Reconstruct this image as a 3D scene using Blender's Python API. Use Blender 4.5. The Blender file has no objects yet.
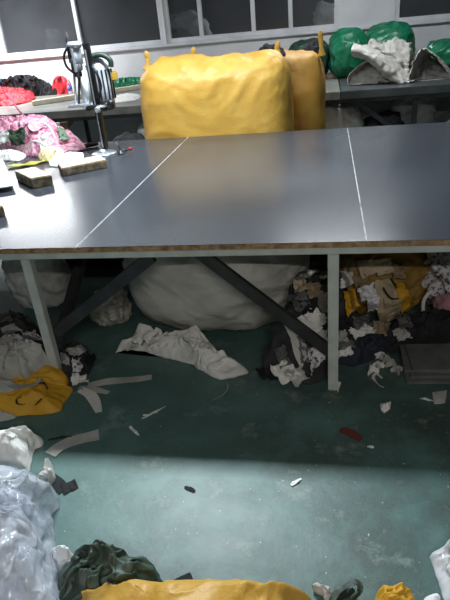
import bpy, bmesh, math, random
import numpy as np
from mathutils import Vector, Matrix
from mathutils.bvhtree import BVHTree

random.seed(5)
S = bpy.context.scene
COL = S.collection

# ------------------------------------------------------------------ camera (measured from vanishing points)
F, CX, CY, H = 557.0, 225.0, 300.0, 1.70
_vy = np.array([326 - CX, 2 - CY, F]); _vx = np.array([-2838 - CX, 312 - CY, F])
_y = _vy / np.linalg.norm(_vy)
_x = -(_vx - _vx.dot(_y) * _y); _x /= np.linalg.norm(_x)
_z = np.cross(_x, _y)
if _z[1] > 0: _z = -_z
RW = np.array([_x, _y, _z])
EYE = np.array([0, 0, H])

def onz(px, py, z):
    d = RW @ np.array([px - CX, py - CY, F]); return EYE + d * (z - H) / d[2]
def ony(px, py, Y):
    d = RW @ np.array([px - CX, py - CY, F]); return EYE + d * Y / d[1]

cam = bpy.data.cameras.new('camera'); co = bpy.data.objects.new('camera', cam); COL.objects.link(co)
cam.sensor_width = 36; cam.sensor_fit = 'AUTO'; cam.lens = F * 36 / 600; cam.clip_start = 0.05
rx = RW @ np.array([1, 0, 0]); ry = RW @ np.array([0, -1, 0]); rz = RW @ np.array([0, 0, -1])
co.matrix_world = Matrix(((rx[0], ry[0], rz[0], 0), (rx[1], ry[1], rz[1], 0), (rx[2], ry[2], rz[2], H), (0, 0, 0, 1)))
S.camera = co

# ------------------------------------------------------------------ noise
_rs = np.random.RandomState(11)
_perm = _rs.permutation(256); _perm = np.concatenate([_perm, _perm, _perm])
_grad = _rs.normal(size=(256, 3)); _grad /= np.linalg.norm(_grad, axis=1)[:, None]
def perlin(P):
    P = np.asarray(P, float); I = np.floor(P).astype(int); f = P - I; I = I & 255
    u = f * f * f * (f * (f * 6 - 15) + 10); out = 0
    for dx in (0, 1):
        for dy in (0, 1):
            for dz in (0, 1):
                h = _perm[_perm[_perm[(I[:, 0] + dx) & 255] + ((I[:, 1] + dy) & 255)] + ((I[:, 2] + dz) & 255)]
                g = _grad[h]; d = f - np.array([dx, dy, dz])
                w = (u[:, 0] if dx else 1 - u[:, 0]) * (u[:, 1] if dy else 1 - u[:, 1]) * (u[:, 2] if dz else 1 - u[:, 2])
                out = out + w * (g * d).sum(1)
    return out
def folds(P, scale, seed, ang=0.0, stretch=2.2, octv=3):
    """ridged, domain-warped creases; result about -0.5..0.6"""
    P = np.array(P, float); c, s = math.cos(ang), math.sin(ang)
    Q = np.stack([P[:, 0] * c + P[:, 1] * s, (-P[:, 0] * s + P[:, 1] * c) * stretch, P[:, 2] * 1.3], 1) * scale + seed * 7.31
    W = np.stack([perlin(Q * .55 + 3.1), perlin(Q * .55 + 17.7), perlin(Q * .55 + 31.3)], 1)
    Q = Q + W * 1.1
    out = 0; a = 1; t = 0
    for k in range(octv):
        n = np.sqrt(perlin(Q) ** 2 + .0025); out = out + a * (1 - 2.9 * n / (n + .45) * .9); t += a
        a *= .56; Q = Q[:, [1, 0, 2]] * 1.9 + 5.2
    return (out / t - .12) * 1.15

# ------------------------------------------------------------------ object helpers
def tag(o, label=None, cat=None, group=None, kind=None):
    if label: o['label'] = label
    if cat: o['category'] = cat
    if group: o['group'] = group
    if kind: o['kind'] = kind
    return o
def empty(name, loc, label, cat, group=None):
    o = bpy.data.objects.new(name, None); COL.objects.link(o); o.location = loc; o.empty_display_size = .05
    EMP[o.name] = Vector(loc)
    return tag(o, label, cat, group)
EMP = {}
def link(name, V, Fc, mat, parent=None, smooth=True):
    me = bpy.data.meshes.new(name); me.from_pydata([tuple(map(float, v)) for v in V], [], [tuple(map(int, f)) for f in Fc]); me.update()
    bm = bmesh.new(); bm.from_mesh(me); bmesh.ops.recalc_face_normals(bm, faces=bm.faces); bm.to_mesh(me); bm.free()
    if smooth:
        me.polygons.foreach_set('use_smooth', [True] * len(me.polygons))
    me.materials.append(mat)
    o = bpy.data.objects.new(name, me); COL.objects.link(o)
    if parent is not None:
        o.parent = parent; 
        o.matrix_parent_inverse = Matrix.Translation(-parent.location) if parent.name in EMP else Matrix()
    return o

class MB:
    def __init__(s): s.v = []; s.f = []
    def add(s, V, Fc):
        b = len(s.v); s.v += [tuple(v) for v in V]; s.f += [tuple(i + b for i in f) for f in Fc]; return s
    def box(s, c, d, rot=0.0, bev=0.0, M=None):
        bm = bmesh.new(); bmesh.ops.create_cube(bm, size=1)
        for v in bm.verts: v.co = Vector((v.co.x * d[0], v.co.y * d[1], v.co.z * d[2]))
        if bev: bmesh.ops.bevel(bm, geom=list(bm.edges), offset=bev, segments=2, affect='EDGES')
        m = Matrix.Translation(Vector(c)) @ (M if M is not None else Matrix.Rotation(rot, 4, 'Z'))
        bm.transform(m); bm.verts.index_update()
        s.add([v.co[:] for v in bm.verts], [[v.index for v in f.verts] for f in bm.faces]); bm.free(); return s
    def bar(s, a, b, w, h, bev=0.0, up=(0, 0, 1)):
        a = Vector(a); b = Vector(b); d = b - a; L = d.length; d.normalize()
        u = Vector(up)
        if abs(d.dot(u)) > .98: u = Vector((0, 1, 0))
        x = d.cross(u).normalized(); u = x.cross(d)
        M = Matrix(((x[0], d[0], u[0], 0), (x[1], d[1], u[1], 0), (x[2], d[2], u[2], 0), (0, 0, 0, 1)))
        return s.box((a + b) / 2, (w, L, h), bev=bev, M=M)
    def tube(s, pts, r, n=10, cap=True):
        pts = [Vector(p) for p in pts]; k = len(pts); R = r if hasattr(r, '__len__') else [r] * k
        rings = []; pu = None
        for i, p in enumerate(pts):
            t = (pts[min(i + 1, k - 1)] - pts[max(i - 1, 0)]).normalized()
            u = pu if pu is not None else (Vector((0, 0, 1)) if abs(t.z) < .9 else Vector((1, 0, 0)))
            x = t.cross(u).normalized(); u = x.cross(t).normalized(); pu = u
            rings.append([p + (x * math.cos(2 * math.pi * j / n) + u * math.sin(2 * math.pi * j / n)) * R[i] for j in range(n)])
        V = [tuple(v) for rg in rings for v in rg]
        Fc = [(i * n + j, i * n + (j + 1) % n, (i + 1) * n + (j + 1) % n, (i + 1) * n + j) for i in range(k - 1) for j in range(n)]
        if cap: Fc += [tuple(range(n))[::-1], tuple((k - 1) * n + j for j in range(n))]
        return s.add(V, Fc)
    def lathe(s, c, prof, axis='Z', n=24):
        V = []; m = len(prof)
        for (r, h) in prof:
            for j in range(n):
                a = 2 * math.pi * j / n; p = (r * math.cos(a), r * math.sin(a), h)
                if axis == 'X': p = (p[2], p[0], p[1])
                if axis == 'Y': p = (p[0], p[2], p[1])
                V.append((p[0] + c[0], p[1] + c[1], p[2] + c[2]))
        Fc = [(i * n + j, i * n + (j + 1) % n, (i + 1) * n + (j + 1) % n, (i + 1) * n + j) for i in range(m - 1) for j in range(n)]
        Fc += [tuple(range(n))[::-1], tuple((m - 1) * n + j for j in range(n))]
        return s.add(V, Fc)
    def build(s, name, mat, parent=None, smooth=False):
        return link(name, s.v, s.f, mat, parent, smooth)

def catmull(pts, n, closed=False):
    P = np.array(pts, float); k = len(P); out = []
    segs = k if closed else k - 1
    for i in range(segs):
        if closed: a, b, c, d = P[(i - 1) % k], P[i], P[(i + 1) % k], P[(i + 2) % k]
        else: a, b, c, d = P[max(i - 1, 0)], P[i], P[i + 1], P[min(i + 2, k - 1)]
        for t in np.linspace(0, 1, n, endpoint=False):
            out.append(.5 * ((2 * b) + (c - a) * t + (2 * a - 5 * b + 4 * c - d) * t * t + (3 * b - a - 3 * c + d) * t ** 3))
    if not closed: out.append(P[-1])
    return np.array(out)
def resample(P, n, closed=False):
    Q = np.vstack([P, P[:1]]) if closed else P
    L = np.r_[0, np.cumsum(np.linalg.norm(np.diff(Q, axis=0), axis=1))]
    t = np.linspace(0, L[-1], n, endpoint=not closed)
    return np.stack([np.interp(t, L, Q[:, k]) for k in range(Q.shape[1])], 1)

def heap(name, pts, mat, lift=.1, z0=0., seed=1, amp=.03, scale=7, ang=0.3, stretch=2., octv=3, rings=26, segs=120, k=2.2, parent=None, smoothpath=True, Y=None, edge=.35, centre=None, world=False, ymax=8.3):
    """a crumpled lump of cloth; pts (px, py[, height]) of its outline, standing on z0"""
    B = []
    for p in pts:
        zz = p[2] if len(p) > 2 else .006
        if world: B.append((p[0], p[1], zz))
        else:
            w = onz(p[0], p[1], z0 + zz)
            if w[1] > ymax: w = ony(p[0], p[1], ymax); zz = max(.006, w[2] - z0)
            B.append((w[0], w[1], zz))
    B = np.array(B)
    if smoothpath: B = catmull(B, 8, True)
    B = resample(B, segs, True)
    B[:, 2] = np.maximum(B[:, 2], .003)
    c = B.mean(0) if centre is None else np.array([*centre, 0.])
    V = [np.array([c[0], c[1], lift])]
    for i in range(1, rings + 1):
        r = i / rings; sm = r ** k
        for j in range(segs):
            b = B[j]; V.append(np.array([c[0] + r * (b[0] - c[0]), c[1] + r * (b[1] - c[1]), lift * (1 - sm) + b[2] * sm]))
    V = np.array(V); R = np.r_[0, np.repeat(np.arange(1, rings + 1) / rings, segs)]
    n = folds(np.c_[V[:, :2], V[:, 2] * .5], scale, seed, ang, stretch, octv)
    w = edge + (1 - edge) * np.clip(1 - R ** 3, 0, 1)
    V[:, 2] += amp * n * w
    # sideways shift as well, so creases overhang
    n2 = folds(V, scale * .8, seed + 3, ang + 1.1, stretch, 2); n3 = folds(V, scale * .8, seed + 5, ang + .4, stretch, 2)
    V[:, 0] += n2 * amp * .45 * (.3 + .7 * (1 - R ** 4)); V[:, 1] += n3 * amp * .45 * (.3 + .7 * (1 - R ** 4))
    V[:, 2] = np.maximum(V[:, 2], .003)
    Fc = [(0, 1 + j, 1 + (j + 1) % segs) for j in range(segs)]
    for i in range(rings - 1):
        a = 1 + i * segs; b = a + segs
        Fc += [(a + j, b + j, b + (j + 1) % segs, a + (j + 1) % segs) for j in range(segs)]
    a = 1 + (rings - 1) * segs; V = list(V)
    # skirt down to the support, then a flat underside
    for q in (.5, 1.):
        for j in range(segs):
            b = V[a + j] if q == .5 else V[a + j]
            o = b[:2] - c[:2]; o = o / (np.linalg.norm(o) + 1e-6)
            V.append(np.array([b[0] + o[0] * b[2] * .12 * (1 if q == .5 else -.5), b[1] + o[1] * b[2] * .12 * (1 if q == .5 else -.5), b[2] * (1 - q) + .0015 * q]))
    a2 = a + segs; a3 = a2 + segs
    for (p, q) in ((a, a2), (a2, a3)):
        Fc += [(p + j, q + j, q + (j + 1) % segs, p + (j + 1) % segs) for j in range(segs)]
    V.append(np.array([c[0], c[1], .0015])); e = len(V) - 1
    Fc += [(e, a3 + (j + 1) % segs, a3 + j) for j in range(segs)]
    V = [(v[0], v[1], v[2] + z0) for v in V]
    return link(name, V, Fc, mat, parent)

def ribbon(name, pts, width, mat, z0=0., lift=.006, seed=1, taper=True, parent=None, th=.0025, world=False):
    """a strip of cloth lying along a path"""
    P = np.array([(p if world else onz(p[0], p[1], z0 + (p[2] if len(p) > 2 else 0))) for p in pts], float)
    if world is False:
        P[:, 2] = z0 + np.array([p[2] if len(p) > 2 else 0 for p in pts])
    n = 30; C = resample(catmull(P, 8), n)
    V = []; Fc = []
    for i in range(n):
        t = C[min(i + 1, n - 1)] - C[max(i - 1, 0)]; t = t / (np.linalg.norm(t) + 1e-9); s = np.array([-t[1], t[0], 0]); s /= np.linalg.norm(s) + 1e-9
        u = i / (n - 1); w = width * .5 * ((.55 + .45 * math.sin(math.pi * min(1, .08 + u * .92))) if taper else 1)
        z = lift * (.5 + .9 * perlin(np.array([[u * 4, seed * 1.7, .3]]))[0]); tw = lift * 1.2 * perlin(np.array([[u * 3 + 9, seed * 2.3, .7]]))[0]
        for (sg, tz) in ((-1, 0), (1, 0), (1, 1), (-1, 1)):
            zz = max(.001, z + sg * tw) + tz * th
            V.append(C[i] + s * w * sg + np.array([0, 0, zz]))
    for i in range(n - 1):
        for q in range(4): Fc.append((i * 4 + q, i * 4 + (q + 1) % 4, i * 4 + 4 + (q + 1) % 4, i * 4 + 4 + q))
    Fc += [(3, 2, 1, 0), tuple((n - 1) * 4 + q for q in range(4))]
    return link(name, V, Fc, mat, parent, smooth=False)

def sheet(name, grid, mat, seed=1, amp=.01, scale=10, th=.004, ang=0., stretch=2., nu=10, parent=None, octv=3, zmin=-9.):
    """a cloth or paper sheet through a grid of 3-D control points"""
    G = np.array(grid, float)
    A = np.array([catmull(row, nu) for row in G]); A = np.array([catmull(A[:, j], nu) for j in range(A.shape[1])]).transpose(1, 0, 2)
    m, n = A.shape[:2]
    du = np.gradient(A, axis=0); dv = np.gradient(A, axis=1); N = np.cross(du, dv); N /= np.linalg.norm(N, axis=2)[..., None] + 1e-9
    f = folds(A.reshape(-1, 3), scale, seed, ang, stretch, octv).reshape(m, n)
    A = A + N * (amp * f)[..., None]
    A[..., 2] = np.maximum(A[..., 2], zmin); T = A + N * th * .5; Bt = A - N * th * .5
    V = list(T.reshape(-1, 3)) + list(Bt.reshape(-1, 3)); o = m * n; Fc = []
    for i in range(m - 1):
        for j in range(n - 1):
            a = i * n + j; Fc.append((a, a + 1, a + n + 1, a + n)); Fc.append((o + a, o + a + n, o + a + n + 1, o + a + 1))
    rim = [j for j in range(n)] + [i * n + n - 1 for i in range(1, m)] + [(m - 1) * n + j for j in range(n - 2, -1, -1)] + [i * n for i in range(m - 2, 0, -1)]
    for q in range(len(rim)):
        a, b = rim[q], rim[(q + 1) % len(rim)]; Fc.append((a, b, o + b, o + a))
    return link(name, V, Fc, mat, parent)

def sackmesh(c, size, rot=0., p=(3.2, 2.4, 3.0), n=34, seed=1, amp=.03, scale=4, ang=0., stretch=.6, top=None, flat=True, octv=3, mouth=None):
    """a stuffed sack: superellipsoid with creases; c is the middle of its base"""
    V = {}; VL = []; Fc = []
    def vid(q):
        key = (round(q[0], 5), round(q[1], 5), round(q[2], 5))
        if key not in V: V[key] = len(VL); VL.append(q)
        return V[key]
    ts = np.tan(np.linspace(-math.pi / 4, math.pi / 4, n + 1))
    for ax in range(3):
        for sg in (-1, 1):
            for i in range(n):
                for j in range(n):
                    f = []
                    for (a, b) in ((ts[i], ts[j]), (ts[i + 1], ts[j]), (ts[i + 1], ts[j + 1]), (ts[i], ts[j + 1])):
                        q = [0, 0, 0]; q[ax] = sg; q[(ax + 1) % 3] = a; q[(ax + 2) % 3] = b; f.append(vid(tuple(q)))
                    Fc.append(f)
    P = np.array(VL, float)
    lo, hi = 1e-3, 3.; r = np.ones(len(P)); L = np.zeros(len(P)); U = np.ones(len(P)) * 2
    for _ in range(40):
        m = (L + U) / 2; s = (np.abs(P * m[:, None]) ** np.array(p)).sum(1); L = np.where(s < 1, m, L); U = np.where(s >= 1, m, U)
    P = P * L[:, None]; N = P * np.abs(P) ** (np.array(p) - 2) / 1.; N = N / (np.array(size)); N /= np.linalg.norm(N, axis=1)[:, None] + 1e-9
    Q = P * np.array(size) / 2
    Q += N * (amp * (folds(Q, scale, seed, ang, stretch, octv)) * (1 if mouth is None else mouth + (1 - mouth) * np.clip(P[:, 2] * 1.6 - .55, 0, 1)))[:, None]
    if top is not None: Q[:, 2] += top(P) 
    if flat: Q[:, 2] = np.maximum(Q[:, 2], -size[2] / 2)
    Q[:, 2] += size[2] / 2
    cs, sn = math.cos(rot), math.sin(rot)
    Q = np.stack([Q[:, 0] * cs - Q[:, 1] * sn + c[0], Q[:, 0] * sn + Q[:, 1] * cs + c[1], Q[:, 2] + c[2]], 1)
    return Q, Fc
def sack(name, mat, parent=None, **kw):
    Q, Fc = sackmesh(**kw); return link(name, Q, Fc, mat, parent)

def drop(o, x, y, default=0.):
    """height of a built mesh under a point"""
    bm = bmesh.new(); bm.from_mesh(o.data); t = BVHTree.FromBMesh(bm)
    h = t.ray_cast(Vector((x, y, 5)), Vector((0, 0, -1))); bm.free()
    return h[0].z if h[0] is not None else default

def bvh_of(objs):
    V = []; Fc = []
    for o in objs:
        b = len(V); V += [v.co[:] for v in o.data.vertices]; Fc += [[i + b for i in f.vertices] for f in o.data.polygons]
    return BVHTree.FromPolygons(V, Fc)
def drape(name, quad, tree, m, lab, cat='scrap', group=None, seed=1, off=.014, amp=.012, th=.004, scale=16, n=6, jag=.10, curl=.02, parent=None):
    """a flat piece of stuff lying on what is already there; quad is its four corners in the picture"""
    a, b, c, d = [np.array(v, float) for v in quad]; R = np.random.RandomState(seed + 100)
    PX = np.array([[(a * (1 - v) + b * v) * (1 - u) + (d * (1 - v) + c * v) * u for v in np.linspace(0, 1, n)] for u in np.linspace(0, 1, n)])
    sz = (np.linalg.norm(b - a) + np.linalg.norm(d - a)) / 2
    J = R.normal(size=(n, n, 2)) * sz * jag * .45; J[1:-1, 1:-1] *= .6; PX = PX + J
    D = np.zeros((n, n)); dirs = np.zeros((n, n, 3))
    for i in range(n):
        for j in range(n):
            r = RW @ np.array([PX[i, j, 0] - CX, PX[i, j, 1] - CY, F]); r = r / np.linalg.norm(r); dirs[i, j] = r
            h = tree.ray_cast(Vector(EYE), Vector(r)); df = (0.004 - H) / r[2] if r[2] < -.05 else 9
            D[i, j] = min(h[3] if h[0] is not None else 9, df)
    D = np.minimum(D, np.quantile(D, .4) + .12)
    for _ in range(3):
        E_ = np.pad(D, 1, mode='edge'); av = (E_[:-2, 1:-1] + E_[2:, 1:-1] + E_[1:-1, :-2] + E_[1:-1, 2:]) / 4
        D = np.minimum(D, .5 * D + .5 * av)
    D = D - off - curl * .6 * np.abs(R.normal(size=(n, n))) * np.pad(np.zeros((n - 2, n - 2)), 1, constant_values=1)
    P = EYE + dirs * D[..., None]; P[..., 2] = np.maximum(P[..., 2], .006)
    return tag(sheet(name, P, m, seed, amp, scale, th, nu=4, parent=parent), lab, cat, group)

# ------------------------------------------------------------------ materials
def lin(c): return tuple(((v / 255) / 12.92 if v / 255 <= .04045 else ((v / 255 + .055) / 1.055) ** 2.4) for v in c) + (1,)
_m = {}
def mat(name, c, rough=.7, c2=None, scale=8., detail=5., metal=0., bump=0., bscale=60., contrast=(.35, .65), sheen=0., spec=.5, coat=0., dist=.01, trans=0., alpha=1., coords='Object', rvar=0.):
    if name in _m: return _m[name]
    m = bpy.data.materials.new(name); m.use_nodes = True; nt = m.node_tree; b = nt.nodes['Principled BSDF']
    tc = nt.nodes.new('ShaderNodeTexCoord')
    b.inputs['Base Color'].default_value = lin(c); b.inputs['Roughness'].default_value = rough; b.inputs['Metallic'].default_value = metal
    b.inputs['Specular IOR Level'].default_value = spec; b.inputs['Coat Weight'].default_value = coat; b.inputs['Sheen Weight'].default_value = sheen
    b.inputs['Transmission Weight'].default_value = trans; b.inputs['Alpha'].default_value = alpha
    if c2 is not None:
        n = nt.nodes.new('ShaderNodeTexNoise'); n.inputs['Scale'].default_value = scale; n.inputs['Detail'].default_value = detail
        r = nt.nodes.new('ShaderNodeValToRGB'); r.color_ramp.elements[0].position = contrast[0]; r.color_ramp.elements[1].position = contrast[1]
        r.color_ramp.elements[0].color = lin(c); r.color_ramp.elements[1].color = lin(c2)
        nt.links.new(tc.outputs[coords], n.inputs['Vector']); nt.links.new(n.outputs['Fac'], r.inputs['Fac']); nt.links.new(r.outputs['Color'], b.inputs['Base Color'])
        if rvar:
            mr = nt.nodes.new('ShaderNodeMapRange'); mr.inputs['To Min'].default_value = max(.02, rough - rvar); mr.inputs['To Max'].default_value = rough + rvar
            mr.inputs['From Min'].default_value = .3; mr.inputs['From Max'].default_value = .7
            nt.links.new(n.outputs['Fac'], mr.inputs['Value']); nt.links.new(mr.outputs['Result'], b.inputs['Roughness'])
    if bump:
        n2 = nt.nodes.new('ShaderNodeTexNoise'); n2.inputs['Scale'].default_value = bscale; n2.inputs['Detail'].default_value = 4
        bp = nt.nodes.new('ShaderNodeBump'); bp.inputs['Strength'].default_value = bump; bp.inputs['Distance'].default_value = dist
        nt.links.new(tc.outputs[coords], n2.inputs['Vector']); nt.links.new(n2.outputs['Fac'], bp.inputs['Height']); nt.links.new(bp.outputs['Normal'], b.inputs['Normal'])
    _m[name] = m; return m

M_yellow = mat('yellow woven plastic', (200, 154, 62), .5, (212, 170, 80), 5, bump=.25, bscale=70)
M_yellow2 = mat('yellow bag cloth', (196, 146, 28), .6, (214, 165, 44), 6, bump=.2, bscale=80)
M_white_c = mat('white cloth', (218, 217, 213), .85, (236, 236, 233), 9, bump=.2, bscale=50)
M_grey_c = mat('grey cloth', (164, 164, 161), .85, (192, 192, 188), 9, bump=.2, bscale=50)
M_offw = mat('off white woven sack', (176, 177, 172), .6, (196, 196, 190), 6, bump=.2, bscale=90)
M_black_c = mat('black cloth', (18, 19, 22), .85, (34, 36, 40), 14, bump=.3, bscale=40)
M_dark_c = mat('charcoal cloth', (36, 38, 40), .9, (58, 60, 62), 14, bump=.3, bscale=40)
M_navy = mat('navy cloth', (28, 32, 44), .8, (42, 48, 62), 14, bump=.2, bscale=40)
M_red = mat('red cloth', (205, 34, 48), .6, (228, 56, 66), 12, bump=.2, bscale=50)
M_green = mat('green woven plastic', (14, 96, 66), .35, (28, 124, 90), 10, bump=.3, bscale=45)
M_olive = mat('dark green coated cloth', (46, 60, 52), .55, (72, 90, 80), 9, bump=.2, bscale=60)
M_dgreen = mat('bottle green cloth', (44, 62, 46), .8, (70, 92, 70), 12)
M_beige = mat('beige felt', (184, 168, 142), .9, (204, 188, 162), 10, bump=.15, bscale=80)
M_pink = mat('pink and white cloth', (222, 118, 158), .85, (246, 208, 222), 34, contrast=(.42, .6))
M_pinkcord = mat('pink cord', (214, 70, 120), .8)
M_pale_pink = mat('dusty pink cloth', (170, 120, 135), .9, (190, 145, 155), 12)
M_print = mat('white and dark printed cloth', (216, 213, 218), .85, (70, 62, 78), 48, contrast=(.5, .62))
M_steel = mat('grey painted steel', (186, 193, 189), .5, (204, 210, 206), 12, metal=.1, bump=.08, bscale=30)
M_dsteel = mat('dark steel', (40, 42, 44), .5, (60, 62, 63), 10, metal=.3)
M_chrome = mat('bright steel', (196, 202, 210), .28, metal=.6)
M_blackp = mat('black plastic', (18, 18, 20), .4, (28, 28, 30), 10)
M_alu = mat('worn silver casting', (176, 184, 196), .4, (214, 220, 228), 14, metal=.15, bump=.15, bscale=25)
M_whitep = mat('white painted casting', (210, 214, 222), .4, (232, 234, 238), 10)
M_ply = mat('raw chipboard edge', (128, 98, 68), .85, (190, 158, 118), 30, bump=.3, bscale=80)
M_wood = mat('dirty wood block', (92, 82, 68), .85, (158, 142, 118), 22, bump=.4, bscale=40)
M_woodtop = mat('pale lit wood', (196, 178, 144), .8, (226, 212, 182), 12, bump=.2, bscale=40)  # wood made paler for the block tops, light put into the colour
M_palewood = mat('pale wood plank', (218, 208, 184), .75, (236, 228, 208), 10)
M_paper = mat('white paper', (232, 233, 236), .8, (244, 244, 246), 6)
M_cream = mat('cream paper', (236, 214, 150), .75, (250, 238, 200), 14)
M_lime = mat('yellow green strip', (170, 168, 60), .6, (196, 194, 96), 14)
M_card = mat('grey cardboard', (120, 116, 108), .9, (146, 142, 134), 12)
M_board = mat('dark grey board', (88, 91, 90), .8, (108, 111, 109), 10)
M_tarp = mat('grey white coated sheet', (176, 174, 168), .6, (200, 198, 193), 8, bump=.1, bscale=40)
M_brown = mat('brown stained wood', (70, 50, 36), .8, (96, 72, 52), 16)
M_bottle = mat('clear bottle plastic', (225, 232, 240), .08, trans=.85)
M_blue = mat('blue label', (40, 80, 190), .5, (200, 215, 240), 60, contrast=(.55, .6))
M_redp = mat('red plastic', (190, 40, 30), .4)
M_tan = mat('tan plastic', (196, 160, 70), .5)

def m_tabletop():
    m = mat('grey laminate', (50, 53, 60), .25, (62, 66, 73), 1.1, detail=1.5, contrast=(.1, .9), coords='Object', rvar=.03, spec=.7)
    return m
M_top = m_tabletop()
M_seam = mat('white dusty seam', (170, 172, 175), .8, (96, 100, 106), 20, contrast=(.45, .7))

def m_plastic(name, base, a, rough=.18, nsc=14, nd=6):
    m = bpy.data.materials.new(name); m.use_nodes = True; nt = m.node_tree; b = nt.nodes['Principled BSDF']; out = nt.nodes['Material Output']
    b.inputs['Base Color'].default_value = lin(base); b.inputs['Roughness'].default_value = rough; b.inputs['Specular IOR Level'].default_value = .7
    tr = nt.nodes.new('ShaderNodeBsdfTransparent'); tr.inputs['Color'].default_value = (.93, .95, .97, 1)
    mx = nt.nodes.new('ShaderNodeMixShader')
    n = nt.nodes.new('ShaderNodeTexNoise'); n.inputs['Scale'].default_value = nsc; n.inputs['Detail'].default_value = nd
    tc = nt.nodes.new('ShaderNodeTexCoord'); mr = nt.nodes.new('ShaderNodeMapRange')
    mr.inputs['From Min'].default_value = .3; mr.inputs['From Max'].default_value = .7; mr.inputs['To Min'].default_value = max(0, a - .18); mr.inputs['To Max'].default_value = min(1, a + .18)
    nt.links.new(tc.outputs['Object'], n.inputs['Vector']); nt.links.new(n.outputs['Fac'], mr.inputs['Value']); nt.links.new(mr.outputs['Result'], mx.inputs['Fac'])
    nt.links.new(tr.outputs[0], mx.inputs[1]); nt.links.new(b.outputs[0], mx.inputs[2]); nt.links.new(mx.outputs[0], out.inputs['Surface'])
    return m
M_film = m_plastic('clear crinkled film', (222, 228, 238), .5, .1)
M_film2 = m_plastic('milky film', (226, 230, 228), .82, .3)
M_glass = m_plastic('dusty window glass', (84, 86, 89), .46, .16, 1.6, 2)

def m_floor():
    m = bpy.data.materials.new('worn green painted floor'); m.use_nodes = True; nt = m.node_tree; b = nt.nodes['Principled BSDF']
    tc = nt.nodes.new('ShaderNodeTexCoord')
    def noise(sc, det, rgh=.6):
        n = nt.nodes.new('ShaderNodeTexNoise'); n.inputs['Scale'].default_value = sc; n.inputs['Detail'].default_value = det; n.inputs['Roughness'].default_value = rgh
        nt.links.new(tc.outputs['Object'], n.inputs['Vector']); return n
    def ramp(n, p0, p1, c0=(0, 0, 0, 1), c1=(1, 1, 1, 1)):
        r = nt.nodes.new('ShaderNodeValToRGB'); r.color_ramp.elements[0].position = p0; r.color_ramp.elements[1].position = p1
        r.color_ramp.elements[0].color = c0; r.color_ramp.elements[1].color = c1; nt.links.new(n.outputs['Fac'], r.inputs['Fac']); return r
    def mix(f, a, c):
        x = nt.nodes.new('ShaderNodeMixRGB'); nt.links.new(f.outputs['Color'], x.inputs['Fac']); nt.links.new(a.outputs['Color'], x.inputs['Color1'])
        x.inputs['Color2'].default_value = c; return x
    base = ramp(noise(2.3, 6), .32, .7, lin((66, 97, 94)), lin((98, 132, 128)))
    # worn patches, with a gradient that darkens the floor towards the right
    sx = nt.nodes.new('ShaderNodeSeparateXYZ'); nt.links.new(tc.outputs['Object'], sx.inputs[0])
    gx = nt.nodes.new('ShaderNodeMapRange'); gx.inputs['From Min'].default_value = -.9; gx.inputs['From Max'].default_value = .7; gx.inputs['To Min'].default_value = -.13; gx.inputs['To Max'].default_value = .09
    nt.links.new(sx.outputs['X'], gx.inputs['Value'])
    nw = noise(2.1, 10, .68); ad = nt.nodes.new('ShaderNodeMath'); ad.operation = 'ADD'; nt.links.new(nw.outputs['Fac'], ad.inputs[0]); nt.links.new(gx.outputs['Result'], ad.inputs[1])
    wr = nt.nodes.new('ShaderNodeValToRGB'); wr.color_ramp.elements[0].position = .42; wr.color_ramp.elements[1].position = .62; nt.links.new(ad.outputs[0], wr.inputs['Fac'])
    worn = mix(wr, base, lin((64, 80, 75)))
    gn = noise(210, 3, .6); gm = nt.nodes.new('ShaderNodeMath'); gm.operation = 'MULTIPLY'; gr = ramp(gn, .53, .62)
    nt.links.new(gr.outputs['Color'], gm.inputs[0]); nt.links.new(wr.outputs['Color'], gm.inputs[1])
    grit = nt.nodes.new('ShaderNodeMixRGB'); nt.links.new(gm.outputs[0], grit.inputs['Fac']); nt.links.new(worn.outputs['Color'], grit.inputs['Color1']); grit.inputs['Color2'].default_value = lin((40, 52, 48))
    pale = mix(ramp(noise(4.2, 12, .75), .55, .72), grit, lin((136, 160, 154)))      # dusty pale smears
    fleck = mix(ramp(noise(60, 2, .5), .72, .76), pale, lin((190, 200, 198)))       # lint
    spec = mix(ramp(noise(70, 4, .7), .66, .74), fleck, lin((46, 62, 58)))          # small pits
    nt.links.new(spec.outputs['Color'], b.inputs['Base Color'])
    rr = nt.nodes.new('ShaderNodeMapRange'); rr.inputs['To Min'].default_value = .36; rr.inputs['To Max'].default_value = .6
    n = noise(3.1, 6); nt.links.new(n.outputs['Fac'], rr.inputs['Value']); nt.links.new(rr.outputs['Result'], b.inputs['Roughness'])
    bp = nt.nodes.new('ShaderNodeBump'); bp.inputs['Strength'].default_value = .12; bp.inputs['Distance'].default_value = .01
    n = noise(30, 5); nt.links.new(n.outputs['Fac'], bp.inputs['Height']); nt.links.new(bp.outputs['Normal'], b.inputs['Normal'])
    return m
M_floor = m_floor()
M_wall = mat('white wall paint', (206, 209, 213), .8, (222, 224, 227), 3, bump=.08, bscale=20)
M_ceil = mat('dim ceiling paint', (120, 122, 122), .9, (134, 136, 136), 2)
M_frame = mat('white window frame', (205, 208, 213), .45, (222, 224, 228), 5)

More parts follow.
